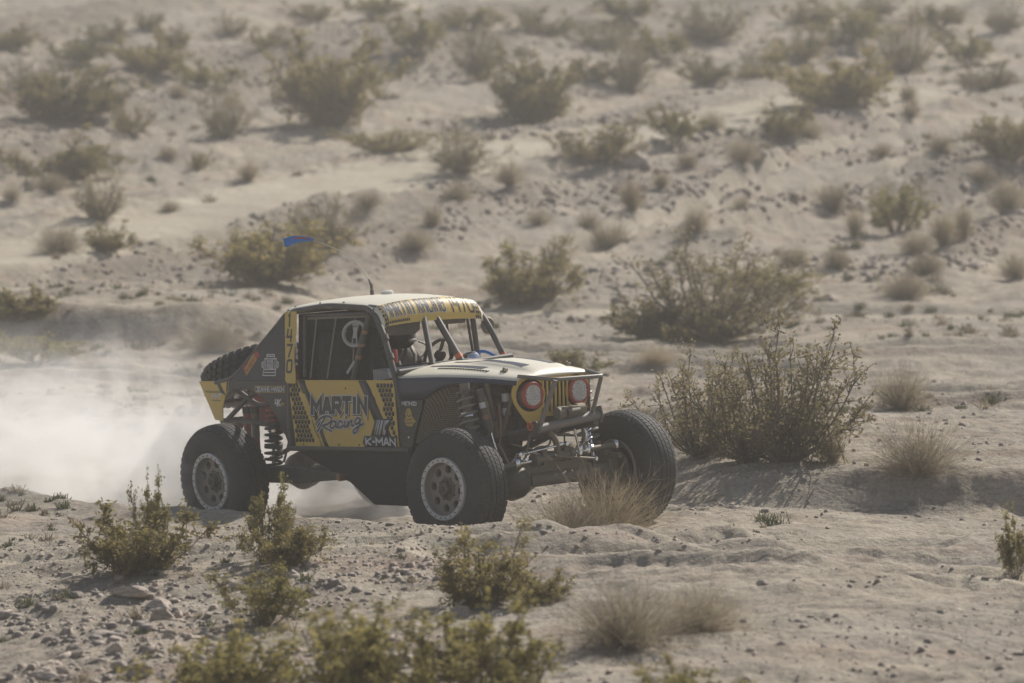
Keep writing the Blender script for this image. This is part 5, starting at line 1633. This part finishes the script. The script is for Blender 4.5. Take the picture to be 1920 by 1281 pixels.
# ---- wheels
def make_wheel(R=0.48, W=0.315, rim=0.246, tread='rib'):
    """outer face towards -Y; centre of the tyre at the origin"""
    w = empty('wheel')
    hw = W / 2
    prof = [(rim - 0.004, -hw + 0.035), (rim + 0.03, -hw + 0.012), (rim + 0.075, -hw), (R - 0.115, -hw - 0.004), (R - 0.075, -hw + 0.004), (R - 0.045, -hw + 0.020), (R - 0.026, -hw + 0.036)]
    # ribs and grooves over the tread
    rp = []
    edges = [-hw + 0.050, -0.078, -0.066, -0.024, -0.014, 0.014, 0.024, 0.066, 0.078, hw - 0.050]
    crown = lambda y: R - 0.020 * (abs(y) / (hw - 0.04)) ** 2.4
    for i in range(0, len(edges), 2):
        a, c = edges[i], edges[i + 1]
        if i > 0: rp.append((crown(a) - 0.013, a - 0.003))
        rp += [(crown(a), a), (crown((a + c) / 2), (a + c) / 2), (crown(c), c)]
        if i < len(edges) - 2: rp.append((crown(c) - 0.013, c + 0.003))
    prof2 = prof + rp + [(r, -y) for r, y in prof[::-1]]
    ty = P_('tyre', B().lathe(prof2, 96), 'tyre_rubber', w, auto=radians(30))
    # shoulder lugs
    bb = B()
    nl = 46 if tread == 'rib' else 40
    for k in range(nl):
        q = 2 * pi * k / nl
        Rq = Matrix.Rotation(-q, 3, 'Y')
        for sg in (-1, 1):
            y = sg * (hw - 0.040)
            q2 = Rq if sg < 0 else Matrix.Rotation(-(q + pi / nl), 3, 'Y')
            h_ = 0.011 if tread == 'rib' else 0.026
            c = q2 @ Vector((R - 0.030, y, 0))
            tl = q2 @ Matrix.Rotation(sg * 0.55, 3, 'Z')
            bb.box(c, (h_, 0.055, 2 * pi * R / nl * 0.62), tl)
    P_('shoulder_lugs', bb, 'tyre_rubber', ty, auto=radians(20))
    if tread != 'rib':
        bb = B()
        for k in range(nl):
            for iy, y in enumerate((-0.085, -0.030, 0.030, 0.085)):
                q = 2 * pi * (k + 0.5 * (iy % 2) + 0.2 * iy) / nl
                Rq = Matrix.Rotation(-q, 3, 'Y')
                bb.box(Rq @ Vector((crown(y) + 0.004, y, 0)), (0.022, 0.046, 2 * pi * R / nl * 0.66), Rq @ Matrix.Rotation(0.35 * (-1) ** iy, 3, 'X'))
        P_('tread_blocks', bb, 'tyre_rubber', ty, auto=radians(20))
    else:
        bb = B()
        for k in range(72):
            for iy, y in enumerate((-0.095, -0.045, 0.0, 0.045, 0.095)):
                q = 2 * pi * (k + 0.37 * iy) / 72
                Rq = Matrix.Rotation(-q, 3, 'Y')
                bb.box(Rq @ Vector((crown(y) - 0.0005, y, 0)), (0.003, 0.034, 0.006), Rq @ Matrix.Rotation(0.5 * (-1) ** iy, 3, 'X'))
        P_('tread_sipes', bb, 'tyre_groove', ty, auto=9)
    # bead ring with bolts
    f = -hw + 0.004
    rg = P_('bead_lock_ring', B().lathe([(rim - 0.036, f + 0.010), (rim - 0.034, f - 0.004), (rim - 0.004, f - 0.006), (rim + 0.003, f), (rim + 0.004, f + 0.030)], 72), 'bead_ring', w)
    bb = B()
    for k in range(24):
        q = 2 * pi * k / 24
        bb.lathe([(0, -0.006), (0.0055, -0.006), (0.0065, 0.0)], 6, (cos(q) * (rim - 0.018), f - 0.005, sin(q) * (rim - 0.018)), 'Y', smooth=False)
    P_('ring_bolts', bb, 'steel_dark', rg)
    # dished rim with round windows
    d = f + 0.055
    P_('rim_barrel', B().lathe([(rim - 0.037, f + 0.006), (rim - 0.042, d - 0.01), (rim - 0.050, d + 0.004)], 72).lathe([(rim - 0.03, d + 0.02), (rim - 0.045, hw - 0.03), (rim - 0.01, hw - 0.012), (rim + 0.002, hw - 0.02)], 72), 'wheel_bronze', w)
    # spider: ring sectors around 8 holes
    bb = B()
    nh = 8; r0, r1 = 0.088, rim - 0.048; rc = (r0 + r1) / 2 + 0.012; rh = 0.033
    N_ = 10
    for k in range(nh):
        a0 = 2 * pi * k / nh
        hole = []; outer = []
        for i in range(N_ * 2):
            q = 2 * pi * i / (N_ * 2)
            hole.append((rc + rh * cos(q), rh * 1.05 * sin(q)))
            dx, dz = cos(q), sin(q)
            # reach to sector boundary in polar terms
            lo, hi = rh, 0.3
            for _ in range(24):
                m_ = (lo + hi) / 2
                px, pz = rc + dx * m_, dz * m_
                rr = sqrt(px * px + pz * pz); an = abs(atan2(pz, px))
                if r0 <= rr <= r1 and an <= pi / nh: lo = m_
                else: hi = m_
            outer.append((rc + dx * lo, dz * lo))
        ca, sa = cos(a0), sin(a0)
        tr = lambda p, y: (p[0] * ca - p[1] * sa, y + 0.035 * max(0, (0.16 - sqrt(p[0] ** 2 + p[1] ** 2))) * -1.0, p[0] * sa + p[1] * ca)
        n2 = N_ * 2
        for i in range(n2):
            j = (i + 1) % n2
            bb.add([tr(hole[i], d), tr(hole[j], d), tr(outer[j], d), tr(outer[i], d)], [(0, 1, 2, 3)], True)
            bb.add([tr(hole[i], d), tr(hole[j], d), tr(hole[j], d + 0.03), tr(hole[i], d + 0.03)], [(0, 1, 2, 3)], True)
    P_('rim_spider', bb, 'wheel_bronze', w, auto=radians(50))
    P_('rim_back', B().lathe([(0, d + 0.05), (rim - 0.05, d + 0.05)], 48), 'wheel_dark', w)
    hb = P_('hub', B().lathe([(0.090, d - 0.001), (0.086, d - 0.010), (0.070, d - 0.012), (0.066, d - 0.004), (0.050, d - 0.004), (0.048, d - 0.040), (0.040, d - 0.048), (0.022, d - 0.050), (0.020, d - 0.038), (0, d - 0.038)], 32), 'steel_dark', w)
    bb = B()
    for k in range(6):
        q = 2 * pi * k / 6 + 0.2
        bb.lathe([(0, d - 0.030), (0.009, d - 0.028), (0.011, d - 0.008)], 6, (cos(q) * 0.060, 0, sin(q) * 0.060), 'Y', smooth=False)
    P_('lug_nuts', bb, 'steel_dark', hb)
    P_('hub_cap', B().lathe([(0, d - 0.056), (0.014, d - 0.054), (0.018, d - 0.046)], 16), 'decal_blueblack', hb)
    return w
def copy_tree(o, parent=None):
    c = o.copy(); COL.objects.link(c); c.parent = parent
    for ch in list(o.children):
        copy_tree(ch, c)
    return c
W0 = make_wheel()
def put_wheel(w, x, y, z, rz, rx, spin):
    w.parent = CAR
    w.matrix_basis = Matrix.Translation((x, y, z)) @ (Matrix.Rotation(rz, 3, 'Z') @ Matrix.Rotation(rx, 3, 'X') @ Matrix.Rotation(spin, 3, 'Y')).to_4x4()
HWD = 0.158
put_wheel(W0, 0.0, -1.05 + HWD, 0.48, 0, radians(3.0), 0.3)
W1 = copy_tree(W0); put_wheel(W1, WB, -1.05 + HWD, 0.48, radians(3.5), radians(-1.5), 0.9)
W2 = copy_tree(W0); put_wheel(W2, WB + 0.01, -1.05 + 1.80 + HWD, 0.475, radians(180 + 3.5), radians(1.5), 0.4)
W3 = copy_tree(W0); put_wheel(W3, 0.0, 1.05 - HWD, 0.54, radians(180), radians(-3.0), 0.1)
SP = make_wheel(0.475, 0.32, 0.246, 'block')
SP.name = 'spare_wheel'

# ---- axles and suspension
P_('front_axle_tube', B().tube([(WB, -0.70, 0.465), (WB, -0.20, 0.470)], [0.058, 0.060], 20).tube([(WB, -0.15, 0.47), (WB, 0.72, 0.478)], 0.060, 20), 'steel_dirty')
P_('front_differential', B().lathe([(0, 0.15), (0.07, 0.14), (0.125, 0.09), (0.15, 0.0), (0.13, -0.08), (0.08, -0.15), (0, -0.16)], 28, (WB - 0.02, -0.30, 0.47), 'X'), 'steel_dark')
P_('axle_truss', B().prism([(-0.50, 0.52), (0.55, 0.525), (0.45, 0.60), (0.10, 0.625), (-0.20, 0.62), (-0.42, 0.58)], lambda u, v, w: (WB + 0.01 - 0.04 + w, u, v), 0.05), 'steel_dirty', bevel=0.004)
ram = P_('steering_ram', B().tube([(3.235, -0.17, 0.638), (3.235, 0.19, 0.662)], 0.042, 20).tube([(3.235, -0.20, 0.636), (3.235, -0.15, 0.640)], 0.055, 20).tube([(3.235, 0.17, 0.661), (3.235, 0.215, 0.664)], 0.055, 20), 'steel_dirty')
P_('ram_rod', B().tube([(3.235, -0.36, 0.626), (3.235, 0.38, 0.675)], 0.019, 14), 'chrome', ram)
P_('ram_clamp', B().box((3.225, -0.10, 0.665), (0.10, 0.05, 0.14)).box((3.225, 0.13, 0.68), (0.10, 0.05, 0.15)), 'steel_dark', ram)
P_('tie_rod', B().tube([(3.225, -0.68, 0.600), (3.235, -0.36, 0.626)], 0.020, 12), 'steel_dirty')
P_('tie_rod', B().tube([(3.235, 0.38, 0.675), (3.225, 0.72, 0.690)], [0.024, 0.020], 12), 'steel_dirty')
for (x, y, z) in ((3.235, -0.37, 0.63), (3.235, 0.385, 0.675), (3.225, 0.71, 0.69), (3.235, 0.30, 0.69)):
    P_('rod_end', B().lathe([(0, 0.04), (0.02, 0.038), (0.032, 0.02), (0.032, -0.02), (0.02, -0.035), (0, -0.036)], 14, (x, y, z), 'Z'), 'chrome')
for sgn in (-1, 1):
    P_('steering_knuckle', B().box((WB, sgn * 0.735, 0.475), (0.12, 0.10, 0.26)).box((WB + 0.10, sgn * 0.71, 0.60), (0.16, 0.05, 0.05)).lathe([(0, 0.17), (0.05, 0.165), (0.06, 0.12)], 16, (WB, sgn * 0.72, 0.48), 'Z'), 'steel_dirty', bevel=0.012)
    P_('brake_disc', B().lathe([(0.05, -0.012), (0.165, -0.012), (0.165, 0.012), (0.05, 0.012)], 32, (WB, sgn * 0.79, 0.48), 'Y'), 'steel_dirty')
    # lower link back to the belly
    P_('lower_link', B().tube([(WB - 0.08, sgn * 0.46, 0.43), (2.0, sgn * 0.42, 0.38)], 0.030, 12), 'steel_dark')
    P_('upper_link', B().tube([(WB - 0.02, sgn * 0.20, 0.62), (2.25, sgn * 0.35, 0.70)], 0.024, 12), 'steel_dark')
    # coil-over in front
    co_ = empty('front_coilover', (0, 0, 0)); co_.parent = CAR
    tp_ = Vector((2.93, sgn * 0.612, 1.285)); bt_ = Vector((3.03, sgn * 0.630, 0.60))
    P_('damper_body', B().tube([tp_, tp_.lerp(bt_, 0.55)], 0.040, 18), 'steel_dirty', co_)
    P_('damper_shaft', B().tube([tp_.lerp(bt_, 0.5), bt_], 0.016, 12), 'chrome', co_)
    P_('coil_spring', coil(B(), tp_.lerp(bt_, 0.12), tp_.lerp(bt_, 0.86), 0.068, 0.0125, 8.5), 'spring_grey', co_)
    for f0, f1, rr in ((0.86, 0.90, 0.078), (0.09, 0.12, 0.078), (0.40, 0.44, 0.052)):
        P_('spring_seat', B().tube([tp_.lerp(bt_, f0), tp_.lerp(bt_, f1)], rr, 20), 'steel_dark', co_)
    for f_ in (0.34, 0.58):
        P_('slider_band', B().tube([tp_.lerp(bt_, f_), tp_.lerp(bt_, f_ + 0.045)], 0.0605, 18), 'chrome', co_)
    # bypass damper
    by_ = empty('bypass_damper'); by_.parent = CAR
    tp_ = Vector((3.06, sgn * 0.565, 1.235)); bt_ = Vector((3.13, sgn * 0.475, 0.67))
    P_('damper_body', B().tube([tp_, tp_.lerp(bt_, 0.62)], 0.034, 18), 'steel_dark', by_)
    P_('damper_band', B().tube([tp_.lerp(bt_, 0.18), tp_.lerp(bt_, 0.26)], 0.036, 18), 'decal_white', by_)
    P_('damper_band', B().tube([tp_.lerp(bt_, 0.36), tp_.lerp(bt_, 0.42)], 0.037, 18), 'copper', by_)
    P_('damper_shaft', B().tube([tp_.lerp(bt_, 0.6), bt_], 0.015, 12), 'chrome', by_)
    P_('bypass_tube', B().tube([tp_.lerp(bt_, 0.1) + Vector((0.04, 0, 0)), tp_.lerp(bt_, 0.55) + Vector((0.04, 0, 0))], 0.009, 8), 'steel_dirty', by_)
# far inner coil visible under the nose, sway link and bump stop
fc = empty('bump_stop'); fc.parent = CAR
P_('bump_body', B().tube([(3.18, 0.06, 0.93), (3.20, 0.07, 0.82)], [0.038, 0.030], 16), 'steel_dark', fc)
P_('bump_shaft', B().tube([(3.20, 0.07, 0.83), (3.205, 0.075, 0.76)], 0.014, 10), 'chrome', fc)
fc2 = empty('inner_coilover'); fc2.parent = CAR
P_('coil_spring', coil(B(), (3.12, 0.44, 1.0), (3.14, 0.46, 0.66), 0.055, 0.011, 5), 'chrome', fc2)
P_('damper_shaft', B().tube([(3.12, 0.44, 1.05), (3.14, 0.46, 0.62)], 0.022, 12), 'steel_dirty', fc2)
P_('sway_link', B().tube([(3.26, 0.33, 0.90), (3.24, 0.34, 0.66)], 0.013, 10), 'steel_dirty')
P_('curved_brace', B().tube(fillet([(3.28, -0.06, 0.86), (3.27, 0.03, 0.78), (3.25, 0.05, 0.66)], 0.12), [0.026] * 8, 12), 'steel_dirty')
P_('brake_line', B().tube(fillet([(3.22, -0.45, 0.60), (3.26, -0.36, 0.72), (3.27, -0.22, 0.705), (3.25, -0.14, 0.68)], 0.12), 0.008, 8), 'grip_white')
P_('brake_line', B().tube(fillet([(3.24, -0.10, 0.70), (3.27, 0.02, 0.69), (3.26, 0.12, 0.73), (3.22, 0.16, 0.80)], 0.12), 0.007, 8), 'tube_black')
# rear axle, trailing arms, dampers
P_('rear_axle_tube', B().tube([(0, -0.74, 0.475), (0, 0.74, 0.53)], 0.058, 20), 'steel_dark')
P_('rear_differential', B().lathe([(0, 0.17), (0.08, 0.16), (0.14, 0.10), (0.17, 0.0), (0.14, -0.10), (0.08, -0.16), (0, -0.17)], 28, (0.02, -0.06, 0.49), 'X'), 'steel_dark')
P_('drive_shaft', B().tube([(0.15, -0.05, 0.50), (1.25, 0.0, 0.55)], 0.040, 14), 'steel_dark')
for sgn in (-1, 1):
    P_('trailing_arm', B().prism([(0.02, 0.43), (0.60, 0.435), (1.20, 0.475), (1.24, 0.50), (1.20, 0.535), (0.62, 0.575), (0.20, 0.57), (0.02, 0.53)], lambda u, v, w, s=sgn: (u, s * (0.60 - 0.07 * w / 0.07), v), 0.07), 'steel_dark', bevel=0.008)
    P_('arm_joint', B().lathe([(0, 0.05), (0.03, 0.05), (0.036, 0.03), (0.036, -0.03), (0.03, -0.05), (0, -0.05)], 16, (1.225, sgn * 0.57, 0.503), 'Y'), 'copper')
    rc_ = empty('rear_coilover'); rc_.parent = CAR
    tp_ = Vector((0.245, sgn * 0.500, 1.130)); bt_ = Vector((0.205, sgn * 0.520, 0.56))
    P_('damper_body', B().tube([tp_, tp_.lerp(bt_, 0.62)], 0.042, 18), 'steel_dark', rc_)
    P_('damper_shaft', B().tube([tp_.lerp(bt_, 0.5), bt_], 0.015, 12), 'chrome', rc_)
    P_('coil_spring', coil(B(), tp_.lerp(bt_, 0.34), tp_.lerp(bt_, 0.98), 0.070, 0.013, 7), 'spring_black', rc_)
    P_('red_spring', coil(B(), tp_.lerp(bt_, 0.08), tp_.lerp(bt_, 0.32), 0.062, 0.012, 3), 'red_part', rc_)
    for f0, f1 in ((0.32, 0.36), (0.66, 0.72)):
        P_('spring_seat', B().tube([tp_.lerp(bt_, f0), tp_.lerp(bt_, f1)], 0.080, 20), 'steel_dark', rc_)
    P_('chrome_collar', B().tube([tp_.lerp(bt_, 0.40), tp_.lerp(bt_, 0.47)], 0.0560, 18), 'chrome', rc_)
    for k, (xx, mt_) in enumerate(((-0.225, 'red_part'), (-0.110, 'steel_dirty'))):
        rv = empty('reservoir_damper'); rv.parent = CAR
        P_('damper_body', B().tube([(xx, sgn * 0.45, 1.010), (xx, sgn * 0.45, 0.80)], 0.034, 18), mt_, rv)
        P_('damper_cap', B().tube([(xx, sgn * 0.45, 1.07), (xx, sgn * 0.45, 1.010)], 0.038, 18), 'steel_dark', rv)
        P_('damper_foot', B().tube([(xx, sgn * 0.45, 0.80), (xx, sgn * 0.45, 0.70)], 0.032, 18), 'red_part', rv)
        P_('damper_shaft', B().tube([(xx, sgn * 0.45, 0.70), (xx + 0.05, sgn * 0.46, 0.52)], 0.015, 12), 'steel_dark', rv)
    tubep([(-0.26, sgn * 0.55, 1.24), (0.02, sgn * 0.47, 1.06), (0.25, sgn * 0.46, 1.16), (0.62, sgn * 0.56, 1.10)], 0.022, 0.1, 'tube_black', 'rear_frame_tube')
    tubep([(-0.34, sgn * 0.58, 0.96), (-0.10, sgn * 0.48, 1.18), (0.60, sgn * 0.56, 1.28)], 0.022, 0.1, 'tube_black', 'rear_frame_tube')
    tubep([(0.60, sgn * 0.58, 0.76), (0.30, sgn * 0.46, 0.90), (-0.33, sgn * 0.50, 0.96)], 0.024, 0.1, 'tube_black', 'rear_frame_tube')
P_('fuel_cell', B().box((-0.10, 0.02, 1.06), (0.50, 0.72, 0.28)), 'red_part', bevel=0.03)
P_('rear_cross_tube', B().tube([(-0.40, -0.60, 0.955), (-0.40, 0.60, 0.955)], 0.022), 'tube_black')
P_('rear_cross_tube', B().tube([(-0.52, -0.60, 1.11), (-0.52, 0.60, 1.11)], 0.018), 'tube_black')
P_('exhaust_tip', B().tube([(-0.36, -0.42, 0.90), (-0.52, -0.44, 0.93)], 0.034, 18), 'steel_dirty')
for sgn in (-1, 1):
    P_('inner_wheel_well', B().prism([(0.02, 0.98), (0.10, 1.24), (0.62, 1.28), (0.64, 0.78), (0.42, 0.76), (0.30, 0.90)], lambda u, v, w, s=sgn: (u, s * (0.34 + w), v), 0.008), 'paint_black')
    tubep([(0.02, sgn * 0.40, 0.62), (0.55, sgn * 0.36, 0.80)], 0.020, 0.1, 'tube_black', 'rear_upper_link')
    tubep([(-0.05, sgn * 0.36, 1.02), (0.12, sgn * 0.38, 0.70), (0.05, sgn * 0.40, 0.55)], 0.012, 0.1, 'tube_black', 'brake_hose')
    tubep([(0.36, sgn * 0.42, 1.15), (0.40, sgn * 0.45, 0.86), (0.33, sgn * 0.50, 0.60)], 0.010, 0.1, 'steel_dark', 'limit_strap')
# more links and hoses in the nose
for a_, b_, r_, m_ in (((3.27, -0.36, 0.70), (3.27, 0.10, 0.745), 0.011, 'chrome'), ((3.29, -0.02, 0.66), (3.30, 0.40, 0.60), 0.013, 'steel_dirty'),
                       ((3.20, -0.52, 0.80), (3.24, -0.44, 0.60), 0.012, 'steel_dirty'), ((3.30, 0.20, 0.86), (3.28, 0.26, 0.66), 0.010, 'chrome'),
                       ((3.18, -0.30, 0.86), (3.26, 0.30, 0.80), 0.014, 'steel_dark'), ((3.32, -0.28, 0.88), (3.26, -0.30, 0.66), 0.010, 'steel_dirty')):
    P_('link_rod', B().tube([a_, b_], r_, 10), m_)
for pts_, m_ in (([(3.24, -0.28, 0.68), (3.30, -0.20, 0.75), (3.28, -0.05, 0.74), (3.22, 0.02, 0.84)], 'tube_black'), ([(3.24, 0.22, 0.68), (3.31, 0.30, 0.74), (3.26, 0.36, 0.82), (3.16, 0.36, 0.92)], 'grip_white'), ([(3.10, -0.44, 0.72), (3.20, -0.48, 0.92), (3.12, -0.42, 1.10)], 'copper')):
    P_('brake_line', B().tube(fillet(pts_, 0.1), 0.008, 8), m_)
for p_ in ((3.27, -0.37, 0.70), (3.28, 0.26, 0.66), (3.30, 0.41, 0.60), (3.26, -0.30, 0.655), (3.28, 0.12, 0.745)):
    P_('rod_end', B().lathe([(0, 0.022), (0.016, 0.018), (0.022, 0.0), (0.016, -0.018), (0, -0.022)], 12, p_, 'X'), 'chrome')
# spare wheel laid in the bed
SP.parent = CAR
SP.matrix_basis = Matrix.Translation((-0.66, 0.0, 1.315)) @ (Matrix.Rotation(radians(-21), 3, 'Y') @ Matrix.Rotation(radians(90), 3, 'X')).to_4x4()
# ------------------------------------------------------------------ person in the near seat
def person():
    import bmesh
    root = bpy.data.objects.new('person', None); COL.objects.link(root)
    root.matrix_world = CAR.matrix_world @ Matrix.Translation((1.10, 0.20, 0.86))
    tag(root, 'helmeted person in black race suit sitting in the cab behind the windshield', 'person')
    J = {'pel': (0.02, 0, 0.16, 0.16), 'spine': (-0.02, 0, 0.34, 0.15), 'chest': (-0.05, 0, 0.52, 0.165), 'neck': (-0.02, 0, 0.66, 0.062), 'head': (0.02, 0, 0.72, 0.07)}
    E = [('pel', 'spine'), ('spine', 'chest'), ('chest', 'neck'), ('neck', 'head')]
    for s, n in ((-1, 'r'), (1, 'l')):
        J['sh' + n] = (-0.05, s * 0.19, 0.58, 0.075); J['el' + n] = (0.13, s * 0.24, 0.36, 0.055); J['wr' + n] = (0.36, s * 0.14, 0.47, 0.036); J['pa' + n] = (0.43, s * 0.11, 0.52, 0.034)
        J['hi' + n] = (0.05, s * 0.11, 0.15, 0.10); J['kn' + n] = (0.46, s * 0.13, 0.26, 0.075); J['an' + n] = (0.74, s * 0.12, -0.02, 0.048); J['to' + n] = (0.90, s * 0.13, 0.04, 0.038)
        E += [('chest', 'sh' + n), ('sh' + n, 'el' + n), ('el' + n, 'wr' + n), ('wr' + n, 'pa' + n), ('pel', 'hi' + n), ('hi' + n, 'kn' + n), ('kn' + n, 'an' + n), ('an' + n, 'to' + n)]
        for k in range(5):
            yy = s * (0.11 - 0.018 * (k - 1.5)); 
            if k < 4:
                J['f%d%s' % (k, n)] = (0.475, yy, 0.535, 0.010); J['g%d%s' % (k, n)] = (0.49, yy - s * 0.006, 0.505, 0.009); J['h%d%s' % (k, n)] = (0.468, yy - s * 0.010, 0.488, 0.008)
            else:
                J['f4' + n] = (0.43, s * 0.065, 0.535, 0.011); J['g4' + n] = (0.455, s * 0.055, 0.52, 0.010); J['h4' + n] = (0.470, s * 0.060, 0.505, 0.009)
            E += [('pa' + n, 'f%d%s' % (k, n)), ('f%d%s' % (k, n), 'g%d%s' % (k, n)), ('g%d%s' % (k, n), 'h%d%s' % (k, n))]
    keys = list(J)
    me = bpy.data.meshes.new('body')
    me.from_pydata([J[k][:3] for k in keys], [(keys.index(a), keys.index(c)) for a, c in E], [])
    me.materials.append(MATS['cloth_black'])
    o = bpy.data.objects.new('body', me); link(o, root)
    md = o.modifiers.new('skin', 'SKIN')
    lay = me.skin_vertices[0] if len(me.skin_vertices) else None
    if lay is None:
        bm = bmesh.new(); bm.from_mesh(me); bm.verts.layers.skin.verify(); bm.to_mesh(me); bm.free(); lay = me.skin_vertices[0]
    for i, k in enumerate(keys):
        r = J[k][3]; lay.data[i].radius = (r, r); lay.data[i].use_root = (k == 'pel')
    o.modifiers.new('sub', 'SUBSURF').levels = 1
    o.modifiers['sub'].render_levels = 2
    # full-face helmet with visor opening, face behind it
    H = Vector((0.03, 0, 0.80))
    g = []
    for i in range(15):
        th = pi * (0.02 + 0.86 * i / 14)
        row = []
        for j in range(29):
            a = 2 * pi * j / 28
            x = 0.148 * sin(th) * cos(a); y = 0.122 * sin(th) * sin(a); z = 0.150 * cos(th)
            if z < -0.02 and cos(a) > 0.2: x += 0.045 * cos(a) * min(1, (-z - 0.02) / 0.06)
            row.append(H + Vector((x, y, z)))
        g.append(row)
    hm = B().sheet(g).build('helmet', 'helmet_black', root, auto=9)
    vg = [[H + Vector((0.152 * cos(a) * c, 0.126 * sin(a) * c, z)) for a in [radians(-62 + 124 * k / 12) for k in range(13)]] for z, c in ((0.055, 0.945), (0.03, 0.995), (0.0, 1.01), (-0.03, 0.995))]
    B().sheet(vg).build('visor', 'paint_black', hm, auto=9)
    B().box(H + Vector((0.17, 0, -0.075)), (0.03, 0.07, 0.025)).build('chin_vent', 'decal_white', hm, bevel=0.006)
    B().tube([H + Vector((-0.02, 0.115, 0.06)), H + Vector((-0.03, 0.126, 0.0)), H + Vector((0.0, 0.122, -0.06))], 0.012).build('helmet_trim', 'decal_white', hm)
    B().tube(fillet([H + Vector((0.12, 0.10, -0.09)), H + Vector((0.16, 0.16, -0.12)), H + Vector((0.12, 0.17, -0.20)), H + Vector((0.05, 0.12, -0.26))], 0.05), 0.008, 8).build('intercom_cable', 'decal_white', hm)
    # belts
    for s in (-1, 1):
        B().sheet([[Vector((x, s * y - 0.022, z)), Vector((x, s * y + 0.022, z))] for x, y, z in ((-0.12, 0.12, 0.69), (0.02, 0.115, 0.69), (0.10, 0.10, 0.60), (0.125, 0.07, 0.45), (0.14, 0.04, 0.30))]).build('harness_belt', 'steel_dark', root, solid=0.004)
person()
# ------------------------------------------------------------------ air: haze and wheel dust
def box_mesh(name, a, b, mat):
    V = [(x, y, z) for z in (a[2], b[2]) for y in (a[1], b[1]) for x in (a[0], b[0])]
    F = [[0, 2, 3, 1], [4, 5, 7, 6], [0, 1, 5, 4], [2, 6, 7, 3], [0, 4, 6, 2], [1, 3, 7, 5]]
    return np_mesh(name, V, F, mat)
m, t, out = nt_mat('haze_air')
pv = N(t, 'ShaderNodeVolumePrincipled', Density=0.0026, Anisotropy=0.0)
pv.inputs['Color'].default_value = (0.80, 0.775, 0.73, 1)
t.links.new(pv.outputs[0], out.inputs['Volume'])
hz = link(bpy.data.objects.new('haze', box_mesh('haze', (-310, -310, -3.5), (310, 310, 26), 'haze_air')))
tag(hz, 'thin pale dust haze hanging in the air', 'haze', kind='stuff')

def dust(name, lo, hi, dens, label, nscale=0.9, lift=1.6, soft=0.25, thr=(0.40, 0.62)):
    m, t, out = nt_mat('dust_' + name)
    tc = t.nodes.new('ShaderNodeTexCoord')
    sp = t.nodes.new('ShaderNodeSeparateXYZ'); t.links.new(tc.outputs['Generated'], sp.inputs[0])
    def mth(op, a, b=None):
        n = N(t, 'ShaderNodeMath', operation=op)
        for i, v in enumerate((a, b)):
            if v is None: continue
            if hasattr(v, 'is_output'): t.links.new(v, n.inputs[i])
            else: n.inputs[i].default_value = v
        return n.outputs[0]
    def edge(c, s):
        a = mth('MINIMUM', c, mth('SUBTRACT', 1.0, c))
        r = N(t, 'ShaderNodeMapRange'); r.interpolation_type = 'SMOOTHSTEP'
        t.links.new(a, r.inputs[0]); r.inputs[1].default_value = 0.0; r.inputs[2].default_value = s
        return r.outputs[0]
    f = mth('MULTIPLY', edge(sp.outputs[0], soft), edge(sp.outputs[1], soft))
    f = mth('MULTIPLY', f, mth('POWER', mth('SUBTRACT', 1.0, sp.outputs[2]), lift))
    nz = noise(t, tc.outputs['Object'], nscale, 6, 0.60, 1.4)
    r = N(t, 'ShaderNodeMapRange'); t.links.new(nz, r.inputs[0])
    r.inputs[1].default_value = thr[0]; r.inputs[2].default_value = thr[1]; r.inputs[3].default_value = 0.03; r.inputs[4].default_value = 1.0
    f = mth('MULTIPLY', f, r.outputs[0])
    f = mth('MULTIPLY', f, dens)
    pv = N(t, 'ShaderNodeVolumePrincipled', Anisotropy=0.3)
    pv.inputs['Color'].default_value = (0.992, 0.982, 0.962, 1)
    t.links.new(f, pv.inputs['Density'])
    t.links.new(pv.outputs[0], out.inputs['Volume'])
    o = link(bpy.data.objects.new('dust_cloud', box_mesh('dust_cloud', lo, hi, m)))
    tag(o, label, 'dust', kind='stuff')
    return o
dust('trail', (-9.5, 2.3, -0.5), (-1.6, 7.0, 1.55), 3.4, 'thick white dust cloud thrown up behind the rear wheels', 0.9, 1.7, 0.30, (0.46, 0.58))
dust('under', (-2.6, 1.6, -0.35), (-0.2, 4.6, 0.75), 2.6, 'white dust swirling under the car between the wheels', 1.6, 1.2)
dust('puff', (-4.6, 1.7, -0.4), (-1.9, 4.6, 0.95), 3.6, 'dense dust boiling up right behind the near rear tyre', 1.5, 1.2, 0.3, (0.45, 0.57))
